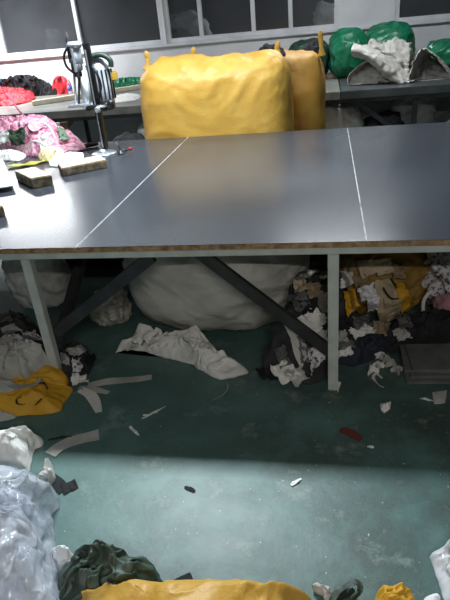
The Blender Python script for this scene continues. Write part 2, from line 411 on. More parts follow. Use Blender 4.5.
# ------------------------------------------------------------------ setting
X0, X1, Y0, YW, ZC = -7.2, 4.2, -2.6, 8.5, 3.2
def struct(name, mb, m, parent=None, lab=None):
    o = mb.build(name, m, parent); 
    if parent is None: o['kind'] = 'structure'
    if lab: o['label'] = lab
    return o
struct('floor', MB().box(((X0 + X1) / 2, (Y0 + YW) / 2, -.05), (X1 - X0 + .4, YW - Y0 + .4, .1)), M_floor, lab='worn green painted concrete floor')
struct('ceiling', MB().box(((X0 + X1) / 2, (Y0 + YW) / 2, ZC + .05), (X1 - X0 + .4, YW - Y0 + .4, .1)), M_ceil, lab='grey ceiling over the workshop')
struct('wall_left', MB().box((X0 - .1, (Y0 + YW) / 2, ZC / 2), (.2, YW - Y0 + .4, ZC)), M_wall, lab='white wall on the left')
struct('wall_right', MB().box((X1 + .1, (Y0 + YW) / 2, ZC / 2), (.2, YW - Y0 + .4, ZC)), mat('grey wall paint', (96, 98, 98), .9, (108, 110, 110), 3), lab='grey wall on the right')
struct('wall_front', MB().box(((X0 + X1) / 2, Y0 - .1, ZC / 2), (X1 - X0, .2, ZC)), mat('grey wall paint', (96, 98, 98)), lab='grey wall opposite the windows')

ZS, ZT = float(ony(165, 44, YW)[2]), 2.75            # sill and head of the windows
def wx(px, py): return float(ony(px, py, YW)[0])
wins = [(wx(2, 56), wx(165, 45)), (wx(167, 45), wx(339, 35)), (wx(394, 34), wx(394, 34) + 1.6)]
wb = MB(); T = .22
wb.box(((X0 + X1) / 2, YW + T / 2, ZS / 2), (X1 - X0, T, ZS)); wb.box(((X0 + X1) / 2, YW + T / 2, (ZT + ZC) / 2), (X1 - X0, T, ZC - ZT))
edges = [X0] + [v for w in wins for v in w] + [X1]
for i in range(0, len(edges), 2):
    a, b = edges[i], edges[i + 1]
    if b - a > .01: wb.box(((a + b) / 2, YW + T / 2, (ZS + ZT) / 2), (b - a, T, ZT - ZS))
struct('wall_back', wb, M_wall, lab='white wall with the windows behind the bench')
mull = [[wx(81, 50)], [wx(202, 42), wx(254, 39), wx(291, 37)], [wx(394, 34) + .85]]
trimz = MB()
for i, (a, b) in enumerate(wins):
    e = empty('window_%d' % (i + 1), ((a + b) / 2, YW, ZS), None, None); e['kind'] = 'structure'
    e['label'] = ['two pane window at the left', 'four pane window behind the yellow sacks', 'dark window right of the white pier'][i]
    fr = MB(); fw = .06; yf = YW + .06
    for x in (a + fw / 2, b - fw / 2): fr.box((x, yf, (ZS + ZT) / 2), (fw, .08, ZT - ZS), bev=.006)
    for z in (ZS + fw / 2, ZT - fw / 2): fr.box(((a + b) / 2, yf, z), (b - a - 2 * fw, .078, fw), bev=.006)
    fr.build('window_frame', M_frame, e)
    cuts = [a + fw] + mull[i] + [b - fw]
    for x in mull[i]: MB().box((x, yf - .01, (ZS + ZT) / 2), (.055, .07, ZT - ZS - 2 * fw + .01), bev=.006).build('mullion', M_frame, e)
    for u, v in zip(cuts[:-1], cuts[1:]):
        MB().box(((u + v) / 2, yf + .01, (ZS + ZT) / 2), (v - u - .01, .006, ZT - ZS - 2 * fw)).build('pane', M_glass, e)
struct('trim_1', MB().box(((X0 + X1) / 2, YW - .02, ZS - .02), (X1 - X0, .05, .035), bev=.005), M_frame, lab='white window sill ledge')
struct('ground_outside', MB().box((0, YW + 1.6, .55), (12, 2.6, .1)), M_dsteel, lab='dark ground outside the windows')
# things seen through the glass
def outside(px, py, Y, w, d, h, m, name, lab, cat, seed):
    p = ony(px, py, Y); o = sack(name, m, c=(p[0], p[1], .6), size=(w, d, p[2] - .6 + h / 2), seed=seed, amp=.09, scale=5); return tag(o, lab, cat)
outside(178, 33, YW + .55, .42, .36, .10, M_black_c, 'shrub', 'dark bushy mass seen through the second window, low on the left pane', 'shrub', 3)
outside(184, 20, YW + 1.25, .8, .4, .16, M_white_c, 'wrapped_bundle', 'pale bundle behind the dark bushy mass outside the second window', 'bundle', 4)
outside(325, 12, YW + .6, .3, .3, .2, M_white_c, 'plastic_bundle', 'bright crumpled bundle outside, behind the glass next to the white pier', 'bundle', 6)
outside(54, 36, YW + .5, .22, .22, .16, M_card, 'grey_container', 'grey box shaped container behind the glass of the left window', 'container', 7)
pz = ZS
tag(heap('paper_scrap', [(wx(26, 52), YW + .12, .02), (wx(44, 50), YW + .11, .03), (wx(54, 49), YW + .12, .02), (wx(54, 49), YW + .2, .03), (wx(26, 52), YW + .2, .03)], M_paper, lift=.05, z0=ZS, seed=8, amp=.03, scale=14, world=True, rings=10, segs=50),
    'white crumpled paper lying on the sill behind the left window glass', 'paper')

# ------------------------------------------------------------------ back workbench
ZB, BY0, BY1 = .82, 6.55, 8.38
e = empty('workbench', (-1.5, 6.8, 0), 'long grey workbench under the windows with cluttered top', 'workbench')
tb = MB()
tb.box((-2.9, (BY0 + BY1) / 2, ZB - .0425), (6.1, BY1 - BY0, .085), bev=.006); tb.build('worktop', mat('worn grey bench top', (112, 112, 108), .4, (142, 142, 136), 4, bump=.1, bscale=20), e)
MB().box((1.58, (BY0 + BY1) / 2, ZB - .0425), (2.84, BY1 - BY0, .085), bev=.006).build('worktop', mat('dark bench top', (62, 66, 68), .38, (82, 86, 88), 4), e)
MB().box((-1.46, BY0 + .03, ZB - .105), (8.9, .05, .04), bev=.004).build('front_rail', M_dsteel, e)
for x in (-5.8, -3.6, -1.3, .95, 2.9):
    for y in (BY0 + .05, BY1 - .08):
        MB().box((x, y, (ZB - .125) / 2), (.05, .05, ZB - .125), bev=.004).build('leg', M_dsteel, e)
for (a, b) in ((.95, .3), (.95, 1.6), (-1.3, -1.95), (-3.6, -3.0)):
    MB().bar((a, BY0 + .04, .22), (b, BY0 + .04, ZB - .1), .035, .05).build('brace', M_dsteel, e)

def ZBp(px, py): return onz(px, py, ZB)
tag(heap('black_cloth', [(-22, 91), (10, 93), (40, 95), (56, 92), (50, 85, .09), (36, 78, .2), (16, 76, .22), (2, 80, .18), (-20, 82, .15)], M_black_c, lift=.17, z0=ZB, seed=2, amp=.16, scale=7, k=3, octv=5, rings=36),
    'heap of black cloth on the left end of the back bench', 'cloth')
tag(heap('blue_cloth', [(-8, 90, .02), (4, 90, .03), (7, 84, .1), (2, 79, .16), (-8, 80, .14)], mat('blue cloth', (70, 120, 190), .8), lift=.17, z0=ZB, seed=4, amp=.05, scale=9, rings=12, segs=50),
    'small blue cloth beside the black heap at the picture edge', 'cloth')
tag(heap('red_cloth', [(-25, 104), (0, 106), (20, 104), (33, 100), (32, 93, .06), (20, 91, .12), (8, 88, .14), (-5, 87, .14), (-25, 88, .12)], M_red, lift=.10, z0=ZB, seed=6, amp=.12, scale=7, k=3, rings=36, segs=150),
    'long rumpled bundle of red cloth along the front of the back bench', 'cloth')
tag(heap('red_bag', [(53, 92), (60, 94), (68, 92), (68, 82, .09), (64, 77, .19), (58, 76, .2), (53, 81, .13)], M_red, lift=.19, z0=ZB, seed=7, amp=.03, scale=10, k=4, rings=18, segs=70),
    'round red bag behind the water bottle on the back bench', 'bag')
p = ZBp(71, 94)
e = empty('water_bottle', tuple(p), 'clear water bottle with a blue label on the back bench', 'bottle')
MB().lathe(p, [(.03, 0), (.034, .01), (.034, .13), (.031, .15), (.013, .19), (.013, .2)]).build('bottle_body', M_bottle, e, True)
MB().lathe(p, [(.0352, .055), (.0352, .115)]).build('label', M_blue, e, True)
MB().lathe(p, [(.0152, .195), (.0152, .215)]).build('cap', M_whitep, e, True)
a = ZBp(33, 106); b = ZBp(141, 89)
tag(MB().bar(a + [0, 0, .032], b + [0, 0, .032], .075, .06, bev=.008).build('wood_plank', M_palewood), 'long pale wooden plank lying along the left half of the back bench', 'plank')
tag(heap('green_bag', [(112, 84), (140, 82), (142, 78, .04), (130, 77, .06), (118, 79, .05)], M_green, lift=.07, z0=ZB, seed=8, amp=.04, scale=7, rings=14, segs=60),
    'flat green bag behind the plank, left of the yellow sacks', 'bag', 'green bags on the back bench')
tag(heap('white_cloth', [(112, 103), (136, 100), (140, 95), (126, 94, .02), (112, 98, .01)], M_white_c, lift=.03, z0=ZB, seed=9, amp=.03, scale=9, rings=14, segs=60),
    'thin white cloth lying flat on the back bench left of the yellow sacks', 'cloth')
tag(sack('green_bag', M_green, c=(*ony(348, 60, 7.85)[:2], ZB), size=(.46, .5, .56), seed=12, amp=.05, scale=2.6, stretch=1.4, octv=4, p=(2.8, 2.4, 2.6), rot=.1), 'plump green bag behind the left end of the grey sheet', 'bag', 'green bags on the back bench')
tag(sack('green_bag', M_green, c=(*ony(388, 60, 8.0)[:2], ZB), size=(.60, .5, .57), seed=14, amp=.05, scale=2.6, stretch=1.4, octv=4, p=(2.8, 2.4, 2.6), rot=-.1), 'plump green bag in front of the white pier, behind the middle of the grey sheet', 'bag', 'green bags on the back bench')
tag(sack('green_bag', M_green, c=(*ony(452, 60, 7.75)[:2], ZB), size=(.62, .6, .36), seed=15, amp=.05, scale=2.6, stretch=1.4, octv=4, p=(2.8, 2.4, 2.6)), 'green bag behind the right end of the grey sheet', 'bag', 'green bags on the back bench')
tag(sack('green_bag', mat('dull dark green plastic', (18, 52, 40), .5, (30, 70, 54), 9), c=(*ony(309, 60, 8.0)[:2], ZB), size=(.52, .5, .46), seed=17, amp=.05, scale=2.6, stretch=1.4, octv=4, p=(2.8, 2.4, 2.6)), 'dull dark green bag behind the two yellow sacks', 'bag', 'green bags on the back bench')
a = ZBp(326, 79); b = ZBp(344, 77.5)
tag(MB().bar(a + [0, 0, .03], b + [0, 0, .03], .1, .055, bev=.008).build('wood_offcut', mat('dull brown wood', (96, 84, 72), .8, (120, 106, 92), 12)), 'short brown wood offcut on the bench right of the yellow sacks', 'offcut')

# the stiff grey sheet: several big folded flaps in one piece
def g(px, py, Y):
    w = ony(px, py, Y + .62); w[2] = max(w[2], ZB + .012); return w
e = empty('coated_sheet', tuple(ZBp(395, 80)), 'large crumpled grey white sheet with cut holes on the right of the back bench', 'sheet')
def gt(Y, pts):
    out = []
    for (x, y) in pts:
        w = ony(x, y, Y); w[2] = max(w[2], ZB + .012); out.append(w)
    return out
sheet('left_fold', [gt(6.95, [(347, 84), (350, 73), (361, 63), (373, 57), (385, 65), (391, 80)]), gt(7.1, [(352, 82), (356, 73), (365, 63), (376, 56), (388, 63), (394, 78)]),
                    gt(7.35, [(362, 76), (366, 68), (374, 60), (382, 55), (392, 60), (398, 72)])], M_tarp, 3, .02, 6, .006, parent=e, zmin=ZB + .006)
sheet('roll', [gt(7.05, [(354, 44), (368, 47), (382, 54), (396, 64), (410, 76), (420, 88)]), gt(6.86, [(352, 47), (365, 50), (379, 57), (393, 68), (405, 80), (413, 90)]),
               gt(6.82, [(351, 51), (363, 54), (376, 62), (388, 73), (399, 84), (406, 91)]), gt(6.95, [(354, 55), (364, 58), (375, 66), (386, 77), (396, 86), (402, 90)])], M_tarp, 5, .035, 8, .006, parent=e, zmin=ZB + .006)
sheet('top_flap', [gt(7.08, [(366, 49), (381, 55), (396, 64), (410, 76)]), gt(7.12, [(368, 44), (384, 49), (396, 52), (410, 64)]), gt(7.3, [(371, 38), (383, 43), (396, 37), (410, 44)]),
                   gt(7.5, [(374, 44), (386, 48), (400, 46), (414, 50)]), gt(7.55, [(376, 66), (388, 66), (404, 66), (418, 66)])], M_tarp, 7, .07, 8, .006, parent=e, zmin=ZB + .006)
sheet('right_fold', [gt(6.85, [(406, 90), (409, 74), (413, 60), (421, 48), (433, 53), (444, 64), (452, 75), (458, 86)]), gt(7.1, [(413, 84), (415, 70), (420, 57), (427, 50), (437, 56), (447, 66), (454, 76), (458, 82)]),
                     gt(7.4, [(420, 78), (422, 70), (426, 60), (432, 55), (440, 60), (448, 68), (452, 74), (454, 78)])], M_tarp, 9, .04, 8, .006, parent=e, zmin=ZB + .006)
sheet('inner_fold', [gt(7.0, [(420, 88), (424, 82), (432, 84), (440, 87)]), gt(7.15, [(418, 76), (424, 66), (432, 70), (440, 80)]), gt(7.35, [(420, 66), (427, 58), (434, 64), (442, 74)])], M_tarp, 12, .03, 8, .006, parent=e, zmin=ZB + .006)
sheet('bottom_sheet', [gt(6.95, [(396, 89), (420, 90), (445, 88), (480, 85)]), gt(7.2, [(400, 84), (424, 84), (448, 80), (482, 76)]), gt(7.45, [(404, 76), (428, 74), (452, 70), (484, 66)])], M_tarp, 14, .02, 7, .006, parent=e, zmin=ZB + .006)
sheet('left_panel', [gt(6.97, [(348, 85), (362, 86), (376, 83), (387, 82)]), gt(7.02, [(352, 76), (364, 77), (376, 73), (390, 76)]), gt(7.12, [(358, 67), (366, 66), (377, 65), (391, 68)]), gt(7.22, [(364, 62), (371, 58), (380, 58), (392, 62)])], M_tarp, 21, .05, 6, .006, parent=e, zmin=ZB + .006)
sheet('right_panel', [gt(6.92, [(408, 90), (424, 91), (442, 88), (456, 86)]), gt(7.0, [(412, 78), (426, 80), (440, 76), (455, 79)]), gt(7.2, [(416, 64), (428, 68), (440, 66), (452, 74)]), gt(7.35, [(420, 54), (430, 56), (440, 60), (450, 70)])], M_tarp, 23, .07, 5, .006, parent=e, zmin=ZB + .006)
sheet('under_fold', [gt(6.95, [(372, 84), (382, 80), (392, 83)]), gt(7.1, [(374, 78), (383, 73), (392, 77)]), gt(7.25, [(378, 72), (386, 69), (394, 72)])], M_tarp, 16, .06, 9, .006, parent=e, zmin=ZB + .006)

# below and in front of the back bench
tag(sack('white_sack', M_white_c, c=(*onz(345, 128, 0)[:2] * 0 + np.array([.16, 7.0]), 0), size=(.5, .55, .62), seed=21, amp=.05, scale=4), 'pale sack under the right half of the back bench, next to the yellow sacks', 'sack')
tag(sack('dark_sack', M_dark_c, c=(.66, 6.95, 0), size=(.42, .5, .5), seed=22, amp=.06, scale=5), 'dark sack under the back bench between two pale sacks', 'sack')
tag(sack('white_sack', M_white_c, c=(1.05, 7.5, 0), size=(.5, .5, .64), seed=23, amp=.05, scale=4), 'pale sack under the back bench behind the diagonal brace', 'sack')
tag(sack('white_sack', M_white_c, c=(1.62, 7.0, 0), size=(.44, .45, .55), seed=24, amp=.05, scale=5), 'pale sack under the far right end of the back bench', 'sack')
tag(sack('white_sack', M_white_c, c=(-2.1, 7.0, 0), size=(.5, .5, .6), seed=25, amp=.06, scale=5), 'white sack under the bench just left of the yellow sacks', 'sack')
for i, (px, m, lab) in enumerate([(57, M_palewood, 'pale wooden post under the bench behind the pink cloth'), (64, M_brown, 'brown wooden post under the bench right of the pale one')]):
    p = ony(px, 125, 6.35); tag(MB().box((p[0], 6.35, .36), (.07, .05, .72), bev=.004).build('wooden_post', m), lab, 'post')
p = ony(76, 132, 5.5); tag(sack('grey_cloth_bundle', M_grey_c, c=(p[0], 5.32, 0), size=(.7, .45, .60), seed=26, amp=.12, scale=5), 'grey cloth bundle on the floor behind the cutting machine base', 'bundle')
p = ony(118, 130, 5.75); tag(sack('dark_sack', M_dark_c, c=(p[0] + .05, 5.93, 0), size=(.42, .45, .60), seed=27, amp=.06, scale=5), 'dark sack on the floor left of the front yellow sack', 'sack')

# ------------------------------------------------------------------ two big yellow sacks
def topdip(z, w):
    return lambda P: np.where(P[:, 2] > 0, z * (np.abs(P[:, 0]) ** 4 * .5 + .22 * np.sin(P[:, 0] * 9) * (1 - P[:, 1] ** 2)) * P[:, 2] ** 2, 0)
xa, xb = ony(136, 100, 4.9)[0], ony(291, 100, 4.9)[0]; zt = ony(215, 55, 5.15)[2]
e = empty('yellow_sack', ((xa + xb) / 2, 5.12, 0), 'front stuffed yellow woven sack standing behind the cutting table', 'sack', 'stuffed yellow sacks behind the table')
sack('sack_body', M_yellow, e, c=((xa + xb) / 2, 5.12, 0), size=(xb - xa, .72, zt), p=(5.5, 2.6, 5), seed=31, amp=.055, scale=2.2, stretch=.6, top=topdip(.06, 1), n=60, octv=4, mouth=.22)
def ear(parent, px, py0, py1, Y, m=M_yellow, lean=0.):
    a = ony(px + 2, py0 + 6, Y); b = ony(px, py1, Y); mid = (a + b) / 2 + [lean, 0, 0]
    R_ = np.interp(np.linspace(0, 1, 21), [0, .2, .45, .75, .92, 1], [.05, .022, .027, .03, .016, .004])
    mb = MB().tube(catmull([a, a * .6 + b * .4 + [lean, 0, 0], a * .35 + b * .65 + [lean * 2, .01, 0], b * .85 + a * .15 + [lean, 0, 0], b], 5), list(R_), 12)
    c0 = (a + b) / 2; mb.v = [(c0[0] + (v[0] - c0[0]) * .8 , c0[1] + (v[1] - c0[1]) * .45, v[2]) for v in mb.v]
    mb.build('sack_ear', m, parent, True)
ear(e, 145, 64, 51, 5.0, lean=.012); ear(e, 194, 60, 47, 5.35, lean=-.01); ear(e, 279, 56, 41, 5.3, lean=-.015)
xa, xb = ony(214, 90, 5.5)[0], ony(325, 90, 5.5)[0]; zt = ony(300, 50, 5.75)[2]
e2 = empty('yellow_sack', ((xa + xb) / 2, 5.8, 0), 'second yellow sack behind the front one, nearer the green bags', 'sack', 'stuffed yellow sacks behind the table')
sack('sack_body', mat('shaded yellow woven plastic', (176, 132, 52), .55, (196, 150, 70), 5, bump=.25, bscale=70), e2, c=((xa + xb) / 2, 5.8, 0), size=(xb - xa, .55, zt), p=(5.5, 2.4, 5), seed=33, amp=.055, scale=2.2, octv=4, mouth=.3, stretch=.5, top=topdip(.05, 1))  # darker copy of the sack yellow, with shade put into its colour
ear(e2, 320, 50, 30, 5.7)
p = ony(268, 52, 5.3); tag(heap('black_cloth', [(p[0] - .13, 5.42, .03), (p[0] - .05, 5.38, .05), (p[0] + .12, 5.42, .02), (p[0] + .1, 5.52, .03), (p[0] - .12, 5.52, .02)], M_black_c, lift=.09, z0=p[2] - .06, seed=5, amp=.06, scale=12, world=True, rings=12, segs=50), 'black cloth sticking out between the two yellow sacks', 'cloth')
p = ony(313, 50, 5.8); tag(heap('black_cloth', [(p[0] - .09, 5.76, .03), (p[0] + .09, 5.76, .03), (p[0] + .09, 5.88, .03), (p[0] - .09, 5.88, .03)], M_black_c, lift=.1, z0=p[2] - .04, seed=15, amp=.06, scale=12, world=True, rings=12, segs=50), 'black cloth in the mouth of the second yellow sack', 'cloth')

# ------------------------------------------------------------------ cutting table
ZT_, TY0, TY1, TH = .79, 2.262, 4.70, .024
e = empty('cutting_table', (-.5, 3.5, 0), 'large grey topped cutting table on a steel frame', 'table')
cuts = [-3.79, -2.47, -1.15, .166, 1.482]
for a, b in zip(cuts[:-1], cuts[1:]):
    MB().box(((a + b) / 2, (TY0 + TY1) / 2, ZT_ - .001), (b - a - .004, TY1 - TY0, .002)).build('laminate_panel', M_top, e)
    MB().box(((a + b) / 2, (TY0 + TY1) / 2, ZT_ - .002 - TH / 2), (b - a - .002, TY1 - TY0, TH)).build('chipboard_panel', M_ply, e)
for x in cuts[1:-1]:
    MB().box((x, (TY0 + TY1) / 2, ZT_ - .0008), (.006, TY1 - TY0 - .01, .002)).build('seam', M_seam, e)
zr = ZT_ - .002 - TH
for y in (TY0 + .02, TY1 - .03):
    MB().box((-1.15, y, zr - .0165), (5.2, .035, .033), bev=.003).build('rail', M_steel, e)
LX = [-3.6, -1.43, .028, 1.44]
for x in LX:
    MB().box((x, (TY0 + TY1) / 2, zr - .016), (.035, TY1 - TY0 - .09, .03)).build('cross_rail', M_dsteel, e)
    for y in (TY0 + .03, TY1 - .035):
        l = MB().box((x, y, (zr - .033) / 2), (.048, .048, zr - .033), bev=.004).build('leg', M_steel, e)
a = ony(50, 337, TY0 + .07); b = ony(152, 256, TY0 + .07); MB().bar(a, b, .03, .062, bev=.003).build('brace', M_dsteel, e)
a = ony(331, 352, TY0 + .07); b = ony(196, 250, TY0 + .07); MB().bar(a, b, .03, .058, bev=.003).build('brace', M_dsteel, e)
a = Vector((-1.39, TY0 + .06, .24)); b = Vector((-1.40, TY0 + .9, zr - .04)); MB().bar(a, b, .05, .05, bev=.003).build('brace', M_dsteel, e)

# ------------------------------------------------------------------ on the cutting table
Z = ZT_
def T_(px, py): return onz(px, py, Z)
# straight knife cloth cutting machine
p = T_(104, 153); bx, by = float(p[0]), float(p[1])
K = 1.3
e = empty('cloth_cutting_machine', (bx, by, Z), 'upright straight knife cloth cutting machine standing on the table', 'cutting machine')
def qm(px, py, dy=0.): return ony(px, py, by + dy)
MB().lathe((bx + .01, by - .02, Z), [(.10, 0), (.10, .006), (.085, .012), (.03, .014)], n=28).box((bx, by, Z + .02), (.06, .1, .02), bev=.005).build('base_plate', M_chrome, e, True)
zt = qm(79, 44)[2]
MB().box((bx + .012, by + .012, (Z + .03 + zt) / 2), (.046, .04, zt - Z - .03), bev=.004).build('standard', M_blackp, e)
MB().box((bx + .008, by - .017, (Z + .03 + zt - .03) / 2), (.008, .012, zt - Z - .08), bev=.002).build('knife_guide', M_chrome, e)
MB().box((bx + .034, by - .006, Z + .19), (.005, .02, .32), bev=.002).build('knife', M_dsteel, e)
q1 = qm(102, 82, .12); mb_, mt_ = qm(103, 106, .12)[2], qm(103, 56, .12)[2]; hm = mt_ - mb_
MB().lathe((q1[0], by + .12, mb_), [(.04, 0), (.065, .01), (.082, .05), (.088, hm * .35), (.088, hm * .62), (.078, hm * .82), (.05, hm * .96), (.025, hm)], 'Z', 32).build('motor', M_alu, e, True); motor = bpy.data.objects[-1] if False else [o for o in COL.objects if o.name.startswith('motor')][-1]
for k in range(9):
    a = -2.9 + k * .36
    MB().box((q1[0] + .087 * math.cos(a), by + .12 + .087 * math.sin(a), mb_ + hm * .45), (.016, .012, hm * .6), a, bev=.003).build('cooling_fin', M_dsteel if k > 3 else M_alu, motor)
MB().lathe((q1[0] + .03, by + .06, mb_ - .02), [(.045, 0), (.065, .012), (.068, .05), (.05, .06)], 'Z', 24).build('motor_cap', M_blackp, e, True)
q = qm(111, 77); MB().box((q[0], by + .08, q[2]), (.035, .07, .07), bev=.01).build('switch_box', M_tan, e)
q = qm(85, 88, -.02); MB().box((q[0], by + .03, q[2]), (.10, .11, .30), bev=.03).box((q[0] - .01, by + .02, q[2] - .13), (.075, .09, .08), bev=.02).build('gear_housing', M_whitep, e, True)
q = qm(80, 105); MB().box((q[0] + .01, by + .0, q[2]), (.17, .13, .02), bev=.006).build('presser_plate', M_chrome, e)
q = qm(101, 107); MB().box((q[0] - .01, by - .05, q[2]), (.17, .07, .045), bev=.01).build('clamp', M_blackp, e, True); clamp = [o for o in COL.objects if o.name.startswith('clamp')][-1]
q = qm(108, 104, -.06); MB().lathe((q[0], by - .06, q[2]), [(.018, 0), (.034, .008), (.034, .04), (.02, .05)], 'X', 18).build('clamp_knob', M_blackp, clamp, True)
q = qm(97, 107, -.09); MB().lathe((q[0], by - .10, q[2] - .02), [(.014, 0), (.022, .004), (.022, .03), (.014, .034)], 'Y', 14).build('clamp_screw', M_chrome, clamp, True)
q = qm(76, 55); MB().box((q[0], by, q[2]), (.08, .07, .17), bev=.02).box((q[0] + .01, by - .02, q[2] + .07), (.11, .06, .045), bev=.012).build('sharpener_block', M_alu, e, True)
q = qm(79, 70); MB().box((q[0], by - .01, q[2]), (.06, .06, .12), bev=.015).box((q[0] - .03, by - .02, q[2] + .04), (.03, .03, .1), bev=.006).build('sharpener_carriage', M_dsteel, e, True)
q = qm(69, 48); MB().tube([(q[0], by, q[2] - .1), (q[0], by, q[2] + .02), (q[0] + .002, by, q[2] + .06), (q[0] + .003, by, q[2] + .11)], [.02, .018, .012, .005], 12).build('spindle', M_dsteel, e, True)
q = qm(74, 60, -.04); MB().box((q[0], q[1], q[2]), (.02, .02, .17), bev=.004).build('guide_rod', M_chrome, e)
MB().tube(catmull([qm(72, 44, -.03), qm(66, 50, -.04), qm(64, 58, -.04), qm(67, 67, -.03), qm(74, 73, -.01)], 6), .009, 8).build('pull_cord', M_blackp, e, True)
MB().tube(catmull([qm(88, 60, .03), qm(93, 56, .05), qm(102, 55, .06), qm(110, 60, .06), qm(111, 67, .06)], 6), .02, 10).build('handle', mat('dark green grip', (40, 58, 52), .5), e, True)
for i, (a, b) in enumerate([((74, 72), (76, 104)), ((79, 74), (79, 104))]): MB().tube([qm(*a), qm(*b)], .009, 8).build('link_rod', M_dsteel if i else M_chrome, e, True)
MB().tube(catmull([qm(92, 66, -.03), qm(97, 74, -.05), qm(101, 86, -.04), qm(99, 98, -.02)], 6), .009, 8).build('power_lead', M_blackp, e, True)

# black lever with a red end
p = T_(121, 152)
e = empty('lever', tuple(p), 'small black lever with a red grip beside the cutting machine base', 'lever')
MB().tube(catmull([T_(117, 146) + [0, 0, .03], T_(119, 151) + [0, 0, .05], T_(122, 153) + [0, 0, .02], T_(128, 152) + [0, 0, .018]], 6), .008, 8).build('lever_arm', M_blackp, e, True)
MB().tube([T_(129, 151) + [0, 0, .014], T_(132, 150) + [0, 0, .017]], [.009, .010], 10).build('grip', M_redp, e, True)
MB().lathe(T_(121, 154), [(.03, 0), (.03, .008), (.016, .012), (.012, .03)], n=16).build('foot', M_blackp, e, True)

def block(A, B, C, h, label):
    a, b, c = T_(*A), T_(*B), T_(*C); d = b + c - a; m = (a + b + c + d) / 4
    e = empty('wood_block', tuple(m), label, 'block', 'wood blocks on the table')
    P = [a, b, d, c]
    def grown(k): return [m + (q - m) * k for q in P]
    V, Fc = prism(P, Z + .001, Z + h - .006)
    bm_ = MB().add(V, Fc); o = bm_.build('block_body', M_wood, e); mo = o.modifiers.new('b', 'BEVEL'); mo.width = .006; mo.segments = 2
    o = MB().add(*prism(grown(.965), Z + h - .0075, Z + h)).build('lit_top_face', M_woodtop, e); mo = o.modifiers.new('b', 'BEVEL'); mo.width = .003
def prism(poly, z0, z1):
    n = len(poly); V = [(q[0], q[1], z0) for q in poly] + [(q[0], q[1], z1) for q in poly]
    return V, [tuple(range(n))[::-1], tuple(range(n, 2 * n))] + [(i, (i + 1) % n, n + (i + 1) % n, n + i) for i in range(n)]
block((63, 177), (108, 168), (59, 172), .064, 'long dirty wood block nearest the cutting machine')
block((33, 189), (54, 185), (17, 180.5), .072, 'short dirty wood block left of the long block')
block((6, 216), (-30, 222), (0, 206), .062, 'wood block cut by the left picture edge')

# printed cards
p = T_(-8, 190)
M_printed = mat('white card with faint printed rows', (228, 231, 238), .7, (150, 155, 168), 90, contrast=(.6, .66))
e = empty('card_stack', tuple(p), 'stack of white printed cards at the left edge of the table', 'card stack')
c1, c2, c3, c4 = T_(16, 191), T_(-40, 200), T_(-45, 165), T_(4, 164)
MB().add(*prism([c1 * .99 + c3 * .01, c2, c3, c4], Z + .03, Z + .036)).build('top_card', M_printed, e)
M_row = mat('faint grey print', (112, 120, 142), .8)
for i in range(6):
    rows = MB(); a = c4 + (c1 - c4) * (.1 + .145 * i); b = c3 + (c2 - c3) * (.1 + .145 * i); q0 = a + (b - a) * .05; q1 = a + (b - a) * .62
    rows.bar((q0[0], q0[1], Z + .0365), (q1[0], q1[1], Z + .0365), .007, .001).build('printed_row', M_row, e)

tag(ribbon('lime_strip', [(8, 168), (25, 166), (48, 161)], .10, M_lime, Z, .02, 3, th=.006), 'yellow green strip of material in front of the pink cloth', 'strip')
tag(heap('cream_paper', [(38, 158), (48, 162), (62, 160), (64, 154, .02), (54, 149, .06), (42, 151, .05)], M_cream, lift=.07, z0=Z, seed=5, amp=.05, scale=12, rings=16, segs=70), 'crumpled cream paper between the lime strip and the white sheet', 'paper')
tag(heap('white_paper', [(50, 166), (66, 167), (84, 161), (83, 153, .02), (70, 152, .03), (56, 155, .03), (48, 160, .01)], M_paper, lift=.035, z0=Z, seed=7, amp=.02, scale=10, rings=16, segs=70, smoothpath=False), 'white paper sheets in front of the pink cloth, behind the long wood block', 'paper')
tag(heap('white_cloth', [(0, 160), (18, 161), (26, 156), (20, 152, .02), (0, 152, .03), (-20, 154, .03), (-20, 160)], M_white_c, lift=.04, z0=Z, seed=8, amp=.04, scale=14, rings=16, segs=70), 'white cloth scraps in front of the pink cloth at the picture edge', 'cloth')
pk = heap('pink_cloth', [(-30, 152), (0, 152), (20, 154), (40, 157), (62, 154), (82, 150), (83, 145, .02), (66, 141, .06), (58, 130, .14), (50, 121, .2), (40, 116, .25), (28, 116, .25), (16, 122, .19), (0, 124, .17), (-30, 124, .17)],
          M_pink, lift=.21, z0=Z, seed=12, amp=.10, scale=6.5, k=3.5, rings=34, segs=150)
tag(pk, 'heap of pink and white cloth on the far left corner of the table', 'cloth')
trp = bvh_of([pk])
drape('green_cloth', [(9, 130), (24, 128), (26, 143), (11, 146)], trp, M_dgreen, 'dark green patterned cloth on the front of the pink heap', 'cloth', None, 3, .03, .03, jag=.12)
drape('green_cloth', [(57, 127), (65, 130), (70, 139), (60, 141)], trp, mat('pale green cloth', (110, 140, 116), .8, (140, 166, 144), 12), 'pale green cloth on the right of the pink heap', 'cloth', None, 4, .03, .02, jag=.1)
drape('paper_tag', [(38, 136), (45, 138), (50, 152), (42, 154)], trp, M_paper, 'white tag paper lying over the front of the pink heap', 'paper', None, 5, .03, .006, jag=.03)
drape('white_cloth', [(-4, 132), (8, 130), (10, 142), (-4, 146)], trp, M_white_c, 'white cloth corner on the pink heap left of the dark green cloth', 'cloth', None, 6, .025, .02, jag=.1)
drape('pink_flap', [(25, 118), (44, 118), (52, 128), (30, 132)], trp, mat('pale pink cloth', (226, 160, 188), .85, (240, 200, 214), 30), 'paler pink flap on the top of the pink heap', 'cloth', None, 7, .03, .025, jag=.12)
drape('pink_flap', [(54, 146), (82, 144), (82, 150), (50, 154)], trp, mat('pale pink cloth', (226, 160, 188)), 'paler pink tail stretching right toward the black grip', 'cloth', None, 8, .02, .015, jag=.06)
